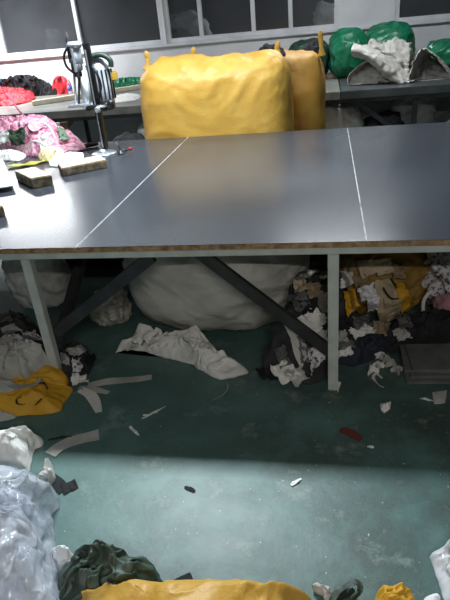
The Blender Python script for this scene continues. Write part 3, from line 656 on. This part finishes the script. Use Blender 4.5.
cp = [ony(6, 94, 7.2), ony(12, 100, 6.75), ony(17, 108, 6.3), ony(22, 114, 5.4), ony(26, 118, 4.6)]
tag(MB().tube(catmull(cp, 8), .011, 8).build('pink_string', M_pinkcord, None, True), 'pink cord running from the red bundle down to the pink heap', 'cord')
for i, (pts, l) in enumerate([([(34, 126, .26), (42, 122, .27), (50, 128, .22), (55, 138, .15)], 'white drawstring looped over the top of the pink heap'), ([(24, 150, .08), (34, 141, .2), (45, 146, .14), (58, 150, .07)], 'white drawstring across the front of the pink heap')]):
    P = [onz(q[0], q[1], Z + q[2]) for q in pts]
    tag(MB().tube(catmull(P, 6), .008, 8).build('drawstring', M_white_c, None, True), l, 'string')
tag(MB().tube([T_(83, 149) + [0, 0, .02], T_(88, 148) + [0, 0, .022], T_(98, 146) + [0, 0, .022]], [.018, .021, .017], 12).build('black_grip', M_blackp, None, True), 'black rod shaped tool grip lying beside the pink cloth tail', 'tool')
tag(sheet('pattern_board', [[T_(100, 140) * 0 + ony(62, 146, 4.95), ony(90, 150, 4.9)], [ony(66, 128, 5.1), ony(92, 132, 5.1)]], M_card, 2, .01, 6, .008), 'grey cardboard leaning behind the pink heap', 'cardboard') if False else None

# ------------------------------------------------------------------ under the cutting table
tag(sack('woven_sack', M_offw, c=(-.66, 3.05, .0), size=(1.08, .82, .68), p=(2.7, 2.3, 2.5), seed=41, amp=.06, scale=2.2, stretch=1.2, rot=-.06, octv=5, n=50), 'big bulging off white sack under the middle of the table', 'sack')
tag(heap('white_cloth', [(116, 352), (121, 343, .05), (131, 340, .07), (138, 327, .14), (146, 326, .15), (158, 338, .1), (172, 333, .13), (188, 330, .16), (195, 327, .17), (206, 340, .1), (216, 352, .06), (221, 364, .02), (243, 369, .01), (246, 374), (222, 379), (206, 374), (190, 364), (160, 357), (138, 350), (122, 350)],
         M_white_c, lift=.10, z0=0, seed=43, amp=.085, scale=7, ang=.4, stretch=2., k=2, octv=4, rings=40, segs=170, centre=onz(182, 352, .05)[:2]), 'white cloth spread on the floor in front of the big sack', 'cloth')
_a, _b = ony(11, 300, 3.1)[0], ony(61, 300, 3.1)[0]
tag(sack('film_sack', M_film2, c=((_a + _b) / 2, 3.22, 0), size=(_b - _a, .3, .68), p=(4.5, 2.6, 5), seed=44, amp=.05, scale=5, stretch=.6), 'milky plastic sack standing behind the left front leg', 'sack')
tag(sack('dark_sack', M_dark_c, c=(-2.7, 3.1, 0), size=(.7, .6, .5), seed=45, amp=.08, scale=5), 'dark sack under the left end of the table', 'sack')
tag(sack('dark_sack', M_dark_c, c=(-1.75, 3.95, 0), size=(1.1, .4, .70), seed=47, amp=.08, scale=4), 'dark sack added to darken the gap behind the left brace', 'sack')  # added to cover the bright gap under the table
p = onz(108, 328, 0); tag(sack('plastic_bundle', mat('translucent grey wrap', (150, 150, 142), .4, (185, 182, 172), 14), c=(p[0], p[1] + .1, 0), size=(.2, .2, .19), seed=46, amp=.05, scale=10), 'small grey wrapped bundle left of the big sack', 'bundle')

yb = heap('yellow_bag', [(-40, 416), (0, 416), (30, 415), (58, 412), (64, 402), (73, 389), (66, 385, .04), (65, 375, .07), (58, 368, .10), (46, 366, .12), (30, 374, .10), (0, 384, .09), (-40, 384, .09)],
          M_yellow2, lift=.10, z0=0, seed=51, amp=.04, scale=6, ang=.2, k=2.6, rings=30, segs=140)
tag(yb, 'flat yellow bag on the floor by the left table leg', 'bag')
for pts in ([(22, 397), (17, 400), (18, 404), (26, 405)], [(42, 399), (38, 403), (35, 406)], [(38, 384), (44, 384), (48, 390)]):
    P = []
    for (x, y) in pts:
        z = .09
        for _ in range(5):
            w = onz(x, y, z); z = .5 * z + .5 * drop(yb, w[0], w[1], .02)
        P.append((w[0], w[1], z + .001))
    ribbon('printed_mark', P, .012, M_blackp, 0, .003, 2, parent=yb, world=True, th=.002)
tag(heap('grey_cloth', [(-30, 386, .09), (0, 384, .10), (14, 374, .12), (24, 374, .13), (30, 366, .15), (43, 362, .15), (44, 353, .2), (38, 348, .23), (26, 342, .26), (12, 337, .28), (0, 340, .28), (-30, 338, .28)],
         M_grey_c, lift=.24, z0=0.0, seed=53, amp=.11, scale=7, k=3, octv=4, stretch=2.6, rings=40, segs=140), 'rumpled grey cloth heaped on the back of the yellow bag', 'cloth')
tag(heap('dark_cloth', [(-30, 345, .1), (0, 345, .1), (30, 345, .1), (44, 345, .05), (40, 333, .1), (25, 325, .2), (10, 320, .25), (-30, 318, .25)], M_dark_c, lift=.25, z0=0, seed=55, amp=.1, scale=7, k=3), 'dark cloth pile behind the grey cloth at the left', 'cloth')
tag(ribbon('cloth_strap', [(-6, 378, .135), (8, 384, .125), (20, 388, .12), (36, 385, .12), (40, 380, .125)], .04, M_grey_c, 0, .01, 4), 'grey strap lying across the yellow bag', 'strap')
tag(heap('grey_cloth', [(-30, 395, .1), (0, 392, .1), (10, 389, .115), (12, 382, .13), (0, 380, .13), (-30, 382, .13)], M_grey_c, lift=.15, z0=0, seed=59, amp=.03, scale=10, rings=16, segs=70), 'small grey cloth on the yellow bag below the strap', 'cloth')
tag(heap('grey_cloth', [(-30, 423), (0, 421), (16, 417), (6, 413, .01), (-30, 413, .01)], M_grey_c, lift=.03, z0=0, seed=60, amp=.03, scale=14, rings=12, segs=60), 'grey cloth edge peeping out below the yellow bag', 'cloth')
tag(heap('dark_cloth', [(60, 384), (72, 386), (86, 376), (92, 366), (86, 352, .05), (74, 344, .1), (60, 350, .08), (56, 366, .05)], M_dark_c, lift=.10, z0=0, seed=61, amp=.08, scale=9, rings=24), 'dark scraps heaped right of the left table leg', 'cloth')
trl = bvh_of([o for o in bpy.data.objects if o.type == 'MESH' and o.get('label') in ('dark scraps heaped right of the left table leg', 'dark cloth pile behind the grey cloth at the left', 'rumpled grey cloth heaped on the back of the yellow bag', 'flat yellow bag on the floor by the left table leg')])
for i, (qd, m, l) in enumerate([
    ([(66, 351), (79, 345), (87, 351), (74, 356)], M_grey_c, 'grey flap of cloth on top of the dark scraps'),
    ([(72, 358), (80, 358), (81, 372), (72, 372)], M_print, 'dark striped pale rag standing on the dark scraps'),
    ([(71, 374), (86, 375), (89, 382), (72, 385)], M_white_c, 'white rag end at the foot of the dark scraps'),
    ([(60, 352), (68, 356), (70, 366), (61, 362)], M_grey_c, 'grey scrap between the left leg and the dark scraps'),
    ([(84, 356), (94, 354), (96, 360), (86, 364)], M_black_c, 'black flap at the right end of the dark scraps'),
    ([(0, 328), (14, 322), (22, 330), (6, 338)], M_grey_c, 'grey rag on the dark pile at the left picture edge'),
    ([(20, 332), (34, 330), (42, 340), (26, 342)], M_print, 'printed scrap on the dark pile behind the grey cloth'),
    ([(-6, 314), (8, 312), (14, 320), (-4, 324)], mat('mid grey cloth', (96, 97, 96)), 'dull grey scrap high on the dark pile at the left picture edge'),
    ]):
    drape('fabric_scrap', qd, trl, m, l, 'scrap', 'fabric scraps by the left leg', 200 + i, .02, .016, .003)

# strips and snippets on the floor
def strip(pts, w, m, l, seed=1, cat='strip', name='cloth_strip', lift=.006, group='cloth strips on the floor', taper=True): return tag(ribbon(name, pts, w * (1.7 if w > .02 else 1.2), m, 0, lift, seed, taper, th=.0012), l, cat, group)
strip([(88, 386), (110, 382), (130, 380), (152, 378)], .03, M_grey_c, 'long straight grey strip right of the yellow bag', 2, taper=False)
strip([(79, 388), (94, 390), (109, 393)], .026, M_grey_c, 'short grey strip just under the long straight strip', 3)
strip([(80, 390), (90, 395), (95, 402), (99, 413)], .034, M_white_c, 'pale bent strip pointing toward the viewer beside the yellow bag', 4)
strip([(50, 455), (62, 446), (78, 440), (99, 435)], .042, M_grey_c, 'grey strip ending at the shadow edge, above the plastic bag', 5, taper=False)
strip([(48, 441), (60, 438), (72, 437)], .016, M_dark_c, 'thin dark strip above the grey strip near the shadow edge', 6)
strip([(142, 419), (152, 414), (166, 407)], .01, M_white_c, 'thin white thread snippet in the middle of the shaded floor', 7, 'snippet', 'thread_snippet')
strip([(143, 416), (158, 413)], .007, M_white_c, 'second thin thread crossing the white snippet', 8, 'snippet', 'thread_snippet')
strip([(130, 427), (134, 431), (139, 436)], .012, M_white_c, 'short pale snippet left of the floor centre', 9, 'snippet', 'thread_snippet')
strip([(212, 401), (222, 396), (228, 388), (224, 381)], .006, M_grey_c, 'curled grey thread in front of the white cloth', 10, 'thread', 'thread_snippet')
strip([(291, 486), (301, 479)], .014, M_paper, 'small white paper snippet on the lit floor', 11, 'snippet', 'paper_snippet')
strip([(185, 487), (195, 492)], .016, M_black_c, 'tiny black snippet in the middle of the lit floor', 12, 'snippet', 'cloth_snippet')
strip([(367, 447), (374, 448)], .01, M_white_c, 'tiny pale fleck on the floor right of the leg', 13, 'snippet', 'cloth_snippet')
strip([(340, 430), (350, 433), (361, 440)], .03, mat('dull red cloth', (104, 50, 48), .9), 'dull red rag scrap on the shaded floor', 14, 'scrap', 'cloth_snippet', .003)
strip([(160, 594), (176, 587), (193, 579)], .03, M_black_c, 'black strip sticking out of the yellow sack at the bottom', 15, taper=False)
strip([(50, 478), (57, 483), (65, 491)], .032, M_black_c, 'black strip end beside the white rag at the plastic bag', 16, taper=False, lift=.004)
strip([(62, 491), (70, 487), (77, 484)], .034, M_black_c, 'black strip crossing the end of its twin by the plastic bag', 18, taper=False, lift=.009)
strip([(382, 379), (376, 375), (373, 380), (379, 386), (384, 388)], .014, M_white_c, 'white curl of tape on the floor before the navy heap', 17, 'snippet', 'tape_curl', .012)
strip([(420, 399), (432, 401), (440, 403)], .01, M_white_c, 'thin white strip beside the grey card by the boards', 18)

# right hand heap under the table
nv = heap('navy_cloth', [(335, 362), (352, 366), (372, 360), (390, 350), (392, 338, .06), (385, 325, .14), (370, 320, .17), (350, 320, .17), (338, 322, .15), (330, 340, .08)], M_navy, lift=.17, z0=0, seed=71, amp=.09, scale=7, k=3)
tag(nv, 'heap of navy cloth on the floor right of the front leg', 'cloth')
dk = heap('dark_cloth', [(262, 374), (285, 382), (310, 384), (328, 376), (338, 352, .06), (346, 325, .2), (348, 300, .36), (338, 280, .48), (312, 276, .5), (292, 284, .44), (284, 310, .26), (276, 345, .08), (262, 364, .02)], M_dark_c, lift=.36, z0=0, seed=73, amp=.14, scale=5, k=2.0, rings=36, segs=150)
tag(dk, 'dark cloth pile between the big sack and the front leg', 'cloth')
bk = heap('dark_cloth', [(388, 352), (420, 347), (450, 342), (480, 337), (480, 318, .1), (440, 312, .13), (410, 316, .13), (392, 326, .1)], M_black_c, lift=.12, z0=0, seed=75, amp=.08, scale=6)
tag(bk, 'black cloth heap behind the stacked boards', 'cloth')
p = onz(376, 322, 0); Yb = p[1]
yb2 = sack('yellow_bag', mat('brownish yellow bag', (140, 108, 48), .7, (170, 134, 66), 8), c=(p[0] + .03, p[1] + .24, 0), size=(.52, .44, .40), p=(2.5, 2.3, 2.3), seed=77, amp=.07, scale=5); tag(yb2, 'brownish yellow bag of cut pieces under the right of the table', 'bag')
cb = sack('cloth_bundle', mat('brown grey cloth', (84, 76, 66), .9, (116, 106, 92), 10), c=(p[0] - .02, p[1] + .72, 0), size=(.95, .5, .62), seed=78, amp=.12, scale=4); tag(cb, 'brown grey cloth bundle behind the yellow bag, up under the table', 'bundle')

gb = 'cut pieces on the yellow bag'
tr0 = bvh_of([yb2, cb, dk, nv, bk])
big = drape('beige_piece', [(374, 280), (391, 279), (401, 302), (380, 324)], tr0, M_beige, 'large beige piece on the front of the yellow bag', 'cut piece', gb, 2, .03, jag=.04, th=.01)
drape('beige_piece', [(384, 298), (401, 300), (400, 316), (382, 324)], tr0, mat('light beige felt', (186, 172, 146), .9, (200, 186, 160), 10), 'lighter beige flap at the bottom of the large beige piece', 'cut piece', gb, 3, .05, jag=.04)
drape('yellow_piece', [(344, 292), (354, 288), (359, 306), (347, 318)], tr0, M_yellow2, 'yellow cut piece left of the white rag', 'cut piece', gb, 5, .03, jag=.05)
drape('yellow_piece', [(393, 281), (404, 283), (413, 302), (402, 314)], tr0, M_yellow2, 'yellow cut piece at the right edge of the beige piece', 'cut piece', gb, 6, .035, jag=.05)
drape('white_rag', [(358, 288), (374, 282), (380, 300), (362, 302)], tr0, M_paper, 'bright white rag lying over the left of the yellow bag', 'rag', None, 4, .05, amp=.02, jag=.08)
drape('white_rag', [(366, 296), (380, 296), (378, 308), (367, 312)], tr0, M_paper, 'lower white rag hanging below the bright one on the yellow bag', 'rag', None, 8, .065, amp=.02, jag=.08)
trb = bvh_of([yb2, cb, dk, nv, big])
P = []
for (x, y) in [(380, 279), (383, 289), (389, 299), (397, 301), (401, 296), (397, 287), (391, 279)]:
    r = RW @ np.array([x - CX, y - CY, F]); r /= np.linalg.norm(r); h = trb.ray_cast(Vector(EYE), Vector(r)); P.append(EYE + r * ((h[3] if h[0] is not None else 3.6) - .02))
P = np.array(P); P[1:-1] = (P[:-2] + P[1:-1] * 2 + P[2:]) / 4
tag(MB().tube(catmull(P, 6), .006, 8).build('dark_piping', mat('dark brown piping', (48, 40, 32), .8), None, True), 'dark brown piping curling over the large beige piece', 'piping')
M_dgrey = mat('mid grey cloth', (96, 97, 96), .9, (120, 121, 119), 10)
M_tanf = mat('tan felt', (134, 118, 92), .9, (156, 140, 112), 10)
for i, (qd, m, l) in enumerate([
    ([(357, 262), (372, 259), (378, 272), (362, 279)], M_beige, 'beige slab at the top left of the bundle, under the table edge'),
    ([(372, 260), (390, 258), (395, 271), (378, 277)], M_beige, 'beige slab right of the top left slab, under the table edge'),
    ([(342, 258), (356, 258), (357, 270), (344, 274)], M_tanf, 'tan slab beside the front leg, under the table edge'),
    ([(390, 262), (402, 266), (406, 279), (394, 278)], M_tanf, 'tan slab at the upper right of the bundle'),
    ([(352, 276), (366, 274), (370, 284), (356, 288)], M_tanf, 'narrow tan slab above the white rag'),
    ([(340, 272), (352, 270), (354, 284), (342, 288)], M_white_c, 'pale folded piece right of the front leg under the tan slab'),
    ([(290, 262), (308, 262), (310, 276), (294, 280)], M_card, 'grey cardboard slab at the top of the dark pile'),
    ([(318, 262), (330, 260), (330, 276), (320, 278)], M_tanf, 'tan slab close behind the front leg at the top'),
    ]):
    drape('felt_slab', qd, tr0, m, l, 'slab', 'slabs under the table edge', 30 + i, .03, .006, .014, jag=.05, curl=.015)
gs = 'fabric scraps in the right pile'
for i, (qd, m, l) in enumerate([
    ([(306, 264), (318, 262), (322, 270), (310, 274)], M_white_c, 'white scrap high on the dark pile beside the cardboard slab'),
    ([(300, 318), (316, 308), (325, 320), (314, 332)], M_white_c, 'pale curved scrap left of the front leg at mid height'),
    ([(286, 328), (296, 326), (306, 352), (300, 366)], M_grey_c, 'long grey cloth leg hanging down the dark pile'),
    ([(296, 328), (304, 334), (310, 360), (302, 360)], M_dgrey, 'darker grey cloth leg right of the long grey one'),
    ([(308, 350), (322, 342), (324, 358), (312, 372)], M_print, 'dark and white striped scrap against the front leg'),
    ([(314, 336), (326, 330), (327, 346), (318, 350)], M_grey_c, 'grey flap above the striped scrap'),
    ([(272, 368), (286, 362), (300, 374), (284, 383)], M_white_c, 'white scrap at the front of the dark pile'),
    ([(286, 372), (300, 368), (308, 378), (296, 386)], M_grey_c, 'grey scrap overlapping the right of the white front scrap'),
    ([(256, 368), (270, 370), (276, 379), (262, 378)], M_black_c, 'black scrap left of the white front scrap'),
    ([(276, 352), (284, 346), (290, 362), (282, 368)], M_dgrey, 'grey flap leaning between the sack and the cloth legs'),
    ([(290, 298), (304, 292), (310, 304), (298, 310)], M_dgrey, 'dull grey scrap in the middle of the dark pile'),
    ([(306, 284), (318, 282), (322, 294), (310, 298)], M_tanf, 'dull tan scrap in the upper middle of the dark pile'),
    ([(318, 296), (330, 292), (330, 310), (320, 312)], M_card, 'brown grey scrap hugging the left side of the leg'),
    ([(294, 280), (304, 278), (306, 288), (296, 292)], M_beige, 'small beige scrap under the cardboard slab'),
    ([(300, 302), (312, 300), (316, 310), (304, 314)], M_black_c, 'black rag above the pale curved scrap'),
    ([(337, 332), (346, 330), (348, 340), (338, 343)], M_grey_c, 'small pale scrap touching the right side of the leg'),
    ([(336, 350), (350, 347), (352, 354), (337, 358)], M_white_c, 'pale roll of cloth at the foot of the front leg'),
    ([(338, 342), (352, 340), (354, 347), (340, 350)], M_dgrey, 'grey fold between the pale roll and the pale scrap'),
    ([(350, 329), (366, 325), (374, 331), (356, 338)], M_white_c, 'crumpled pale rag on top of the navy heap'),
    ([(338, 318), (350, 316), (352, 326), (340, 328)], M_black_c, 'black rag below the yellow cut piece'),
    ([(354, 318), (368, 316), (372, 326), (356, 328)], M_dgrey, 'grey rag just above the crumpled pale rag'),
    ([(366, 342), (382, 336), (388, 346), (372, 354)], M_navy, 'navy flap on the right of the navy heap'),
    ([(392, 331), (404, 329), (411, 337), (400, 341)], M_grey_c, 'grey scrap on the black heap behind the boards'),
    ([(396, 314), (408, 316), (412, 326), (400, 328)], M_dgrey, 'dull grey flap under the right yellow cut piece'),
    ([(374, 322), (388, 324), (386, 334), (374, 333)], M_tanf, 'tan scrap under the bottom of the large beige piece'),
    ]):
    cq = np.mean(np.array(qd, float), 0); drape('fabric_scrap', [tuple(cq + (np.array(v) - cq) * 1.18) for v in qd], tr0, m, l, 'scrap', gs, 50 + i, .022, .018, .004)
def floorscrap(pts, m, l, lift=.02, seed=1, amp=.015, cat='scrap', name='fabric_scrap', group='scraps on the floor near the right leg', sc=16):
    return tag(heap(name, [tuple(v) if len(v) > 2 else (*v, .004) for v in pts], m, lift=lift, z0=0, seed=seed, amp=amp, scale=sc, rings=10, segs=48, smoothpath=False), l, cat, group)
floorscrap([(335, 381), (341, 382), (338, 393)], M_white_c, 'white pointed scrap at the right of the leg foot', .012, 5)
floorscrap([(380, 404), (386, 406), (391, 402), (390, 409), (384, 413), (381, 410)], M_white_c, 'small white scrap alone on the floor before the boards', .02, 6)
floorscrap([(432, 392), (447, 390), (445, 403), (434, 404)], M_grey_c, 'pale grey card lying in front of the boards', .008, 7, .004)
for i, (x, y, l) in enumerate([(380, 356, 'white shard at the back of the shard cluster'), (386, 360, 'white shard in the middle of the shard cluster'), (378, 366, 'white shard nearest the front leg in the cluster'), (392, 364, 'white shard nearest the boards in the cluster'), (372, 370, 'lowest white shard of the cluster'), (397, 370, 'white shard touching the corner of the boards')]):
    a = i * 1.3; floorscrap([(x + 7 * math.cos(a + t) * (1 if k % 2 else .55), y + 3.6 * math.sin(a + t) * (1 if k % 2 else .5), .004 + .02 * (k % 2)) for k, t in enumerate(np.linspace(0, 5.4, 6))], [M_white_c, M_grey_c][i % 2], l, .035, i + 10, .02, group='white shards before the navy heap')
# boards
e0 = onz(430, 388, 0)
for i, (dx, dy, r, l) in enumerate([(0, 0, .02, 'dark grey board at the bottom of the stack on the floor'), (.02, .03, .05, 'dark grey board in the middle of the stack'), (.0, .05, -.01, 'dark grey board second from the top of the stack'), (.03, .04, .04, 'topmost dark grey board of the stack')]):
    tag(MB().box((.58 + dx, 2.46 + dy, .008 + i * .0155), (.40, .24, .014), r, bev=.003).build('fibre_board', M_board), l, 'board', 'dark boards stacked at the right')
# far right bundle
p = onz(446, 318, 0)
bd = sack('printed_bundle', M_print, c=(p[0] + .12, p[1] + .15, .0), size=(.42, .4, .5), p=(2.2, 2.2, 2.2), seed=81, amp=.12, scale=6); tag(bd, 'bundle of white printed cloth at the right picture edge', 'bundle')
tag(sheet('pink_cloth', [[ony(434, 298, p[1]), ony(446, 294, p[1] - .08), ony(470, 296, p[1] - .1)], [ony(434, 308, p[1] - .03), ony(446, 306, p[1] - .11), ony(470, 306, p[1] - .12)], [ony(432, 318, p[1] - .03), ony(446, 318, p[1] - .1), ony(470, 318, p[1] - .1)]], M_pale_pink, 4, .02, 10, .008), 'dusty pink cloth on the front of the printed bundle', 'cloth')
tag(MB().tube(catmull([ony(432, 290, p[1] - .02), ony(424, 300, p[1] - .05), ony(424, 314, p[1] - .06), ony(431, 320, p[1] - .07), ony(438, 314, p[1] - .08)], 6), .011, 8).build('strap_loop', M_white_c, None, True), 'white strap loop hanging from the printed bundle', 'strap')

# ------------------------------------------------------------------ foreground, bottom of the picture
tag(heap('white_cloth', [(-30, 434, .12), (0, 433, .13), (20, 433, .12), (34, 438, .06), (42, 440, .02), (41, 446), (34, 450), (31, 462), (26, 474), (0, 480), (-30, 482)], M_white_c, lift=.16, z0=0, seed=91, amp=.05, scale=7, k=2.4), 'white cloth heaped at the left just above the plastic bag', 'cloth')
bagc = heap('plastic_bag', [(-40, 470, .2), (0, 468, .2), (26, 476, .16), (44, 484, .10), (56, 496, .06), (50, 512, .02), (52, 540), (56, 565), (60, 590), (64, 650), (-40, 650)], M_film, lift=.26, z0=0, seed=93, amp=.10, scale=5.5, ang=1.0, stretch=2.0, k=2.6, rings=60, segs=240, octv=5)
tag(bagc, 'large crumpled clear plastic bag at the lower left', 'bag')
tag(heap('cloth_bundle', [(-30, 500, .08), (0, 490, .1), (25, 495, .08), (38, 520, .04), (40, 560, .02), (45, 630), (-30, 630)], mat('bluish white cloth', (196, 204, 222), .85, (222, 227, 238), 10), lift=.17, z0=0, seed=95, amp=.06, scale=7), 'bluish white cloth inside the clear plastic bag', 'cloth')
tag(heap('white_rag', [(28, 488, .04), (33, 491, .02), (46, 488, .01), (55, 478, .02), (52, 470, .05), (48, 459, .1), (45, 460, .1), (44, 470, .08), (43, 478, .06), (34, 482, .06)], M_white_c, lift=.07, z0=0, seed=97, amp=.035, scale=13, rings=16, segs=90, smoothpath=False), 'white rag poking up between the plastic bag and the black strip', 'rag')
tag(heap('white_bag', [(52, 566), (60, 574), (72, 570), (74, 558, .03), (66, 550, .06), (54, 548, .06)], mat('thin white plastic', (228, 230, 234), .4), lift=.08, z0=0, seed=98, amp=.04, scale=10, rings=18, segs=80), 'small white plastic bag behind the dark green coat', 'bag')
coat = heap('green_coat', [(56, 600, .03), (60, 580, .04), (70, 575, .05), (73, 562, .1), (80, 549, .16), (92, 544, .19), (112, 546, .18), (124, 552, .14), (127, 560, .1), (140, 563, .09), (152, 570, .05), (160, 583, .02), (160, 600), (150, 640), (60, 640)], M_olive, lift=.17, z0=0, seed=101, amp=.085, scale=6, ang=.9, stretch=2.4, octv=3, k=3, rings=36, segs=160)
tag(coat, 'dark green coated garment crumpled at the bottom', 'garment')
ysk = heap('yellow_sack', [(70, 612, .08), (82, 600, .14), (104, 589, .2), (124, 586, .2), (146, 592, .16), (170, 589, .17), (200, 585, .19), (240, 583, .2), (270, 584, .19), (292, 590, .14), (310, 600, .08), (316, 640, .0), (300, 720), (100, 720)], M_yellow, lift=.28, z0=0, seed=103, amp=.04, scale=4, ang=1.3, stretch=1.5, k=3, rings=36, segs=160)
tag(ysk, 'yellow sack lying along the bottom edge of the picture', 'sack')
strip([(331, 604, .01), (338, 592, .03), (350, 585, .05), (358, 584, .05), (360, 592, .03), (352, 600, .01)], .017, M_olive, 'small dark green strap looped on the floor right of the bottom yellow sack', 20, 'strap', 'green_strap', .01, None, False)
tag(heap('green_cloth', [(332, 594, .01), (346, 588, .02), (354, 590, .02), (346, 598), (336, 602)], mat('black green cloth', (30, 40, 35), .5), lift=.03, z0=0, seed=105, amp=.03, scale=14, rings=14, segs=70, smoothpath=False), 'dark scrap inside the looped green strap', 'scrap')
tag(heap('grey_rag', [(312, 585, .03), (318, 583, .03), (324, 590, .015), (334, 594), (338, 603), (326, 603), (322, 596), (315, 592, .01)], M_grey_c, lift=.025, z0=0, seed=107, amp=.03, scale=16, rings=14, segs=80, smoothpath=False), 'grey rag beside the small dark green strap', 'rag')
tag(heap('yellow_cloth', [(372, 606), (377, 594, .02), (383, 586, .06), (392, 587, .06), (401, 585, .06), (409, 592, .03), (414, 606), (410, 640), (376, 640)], M_yellow2, lift=.07, z0=0, seed=109, amp=.05, scale=9, rings=22, segs=100, smoothpath=False), 'yellow cloth corner at the bottom right', 'cloth')
tag(heap('film_wrap', [(430, 558, .02), (440, 548, .05), (452, 540, .08), (490, 530, .1), (490, 640), (452, 620), (443, 596), (436, 575)], m_plastic('white film', (228, 230, 236), .85, .3), lift=.10, z0=0, seed=111, amp=.07, scale=9, rings=28, segs=120, smoothpath=False), 'white plastic film at the right edge of the bottom', 'film')
tag(heap('paper_scrap', [(424, 600), (430, 595, .01), (438, 594), (440, 602), (432, 610)], M_paper, lift=.02, z0=0, seed=113, amp=.01, scale=12, rings=8, segs=40), 'small white paper scrap beside the plastic film', 'paper')

# ------------------------------------------------------------------ lamps and light
M_tube = bpy.data.materials.new('lit tube'); M_tube.use_nodes = True
_b = M_tube.node_tree.nodes['Principled BSDF']; _b.inputs['Emission Color'].default_value = (.92, .97, 1, 1); _b.inputs['Emission Strength'].default_value = 6
def lamp(x, y, z, L, power, label, rot=0., col=(.93, .97, 1.), tilt=0., wide=.1):
    e = empty('tube_lamp', (x, y, z), label, 'lamp', 'hanging tube lamps')
    d = Vector((math.cos(rot), math.sin(rot), 0)); c = Vector((x, y, z))
    hv = Vector((0, math.sin(tilt), math.cos(tilt))) * .05
    MB().bar(c - d * L / 2 + hv, c + d * L / 2 + hv, wide, .04, bev=.006, up=hv).build('housing', M_whitep, e)
    MB().tube([c - d * L * .48, c + d * L * .48], .014, 10).build('tube', M_tube, e, True)
    for s in (-1, 1): MB().tube([c + d * s * L * .35 + Vector((0, 0, .07)), Vector((x + d.x * s * L * .35, y + d.y * s * L * .35, ZC))], .004, 6).build('hanging_wire', M_dsteel, e, True)
    l = bpy.data.lights.new('tube_light', 'AREA'); l.shape = 'RECTANGLE'; l.size = L * .96; l.size_y = wide; l.energy = power; l.color = col
    o = bpy.data.objects.new('tube_light', l); COL.objects.link(o); o.location = (x, y - .025 * math.sin(tilt), z - .025 * math.cos(tilt)); o.rotation_euler = (-tilt, 0, rot)
lamp(-1.15, 3.78, 2.98, 1.4, 185, 'tube lamp hanging over the left half of the cutting table', tilt=math.radians(26), wide=.26, col=(.87, .96, 1.))
lamp(-4.5, 7.6, 2.4, 1.5, 115, 'tube lamp hanging over the left end of the back bench')
lamp(.1, 6.3, 3.0, 1.3, 62, 'added tube lamp above the gap between the two tables')  # lamp added to lift the right bench and the pier
lamp(.4, -1.3, 2.7, 1.3, 64, 'tube lamp behind the viewer', col=(1., .94, .87))

e = empty('added_outside_lamp', (.4, YW + 2.3, 2.3), 'added lamp outside the windows to brighten the bundles', 'lamp')  # lamp added outside to brighten the bundles, with its housing and post
MB().box((.4, YW + 2.3, 2.34), (.3, .16, .06), bev=.01).build('housing', M_dsteel, e); MB().tube([(.4, YW + 2.42, 2.34), (.4, YW + 2.42, .6)], .025).build('post', M_dsteel, e)
l = bpy.data.lights.new('added_outside_light', 'AREA'); l.shape = 'RECTANGLE'; l.size = .26; l.size_y = .12; l.energy = 110; l.color = (.95, .98, 1)
o = bpy.data.objects.new('added_outside_light', l); COL.objects.link(o); o.location = (.4, YW + 2.3, 2.3); o.rotation_euler = (math.radians(-35), 0, 0)

w = bpy.data.worlds.new('night'); S.world = w; w.use_nodes = True
w.node_tree.nodes['Background'].inputs['Color'].default_value = (.02, .024, .03, 1); w.node_tree.nodes['Background'].inputs['Strength'].default_value = .5
S.view_settings.view_transform = 'Standard'; S.view_settings.look = 'None'; S.view_settings.gamma = 1; S.view_settings.exposure = 0.0
S.cycles.max_bounces = 8; S.cycles.use_denoising = True; S.cycles.sample_clamp_indirect = 6
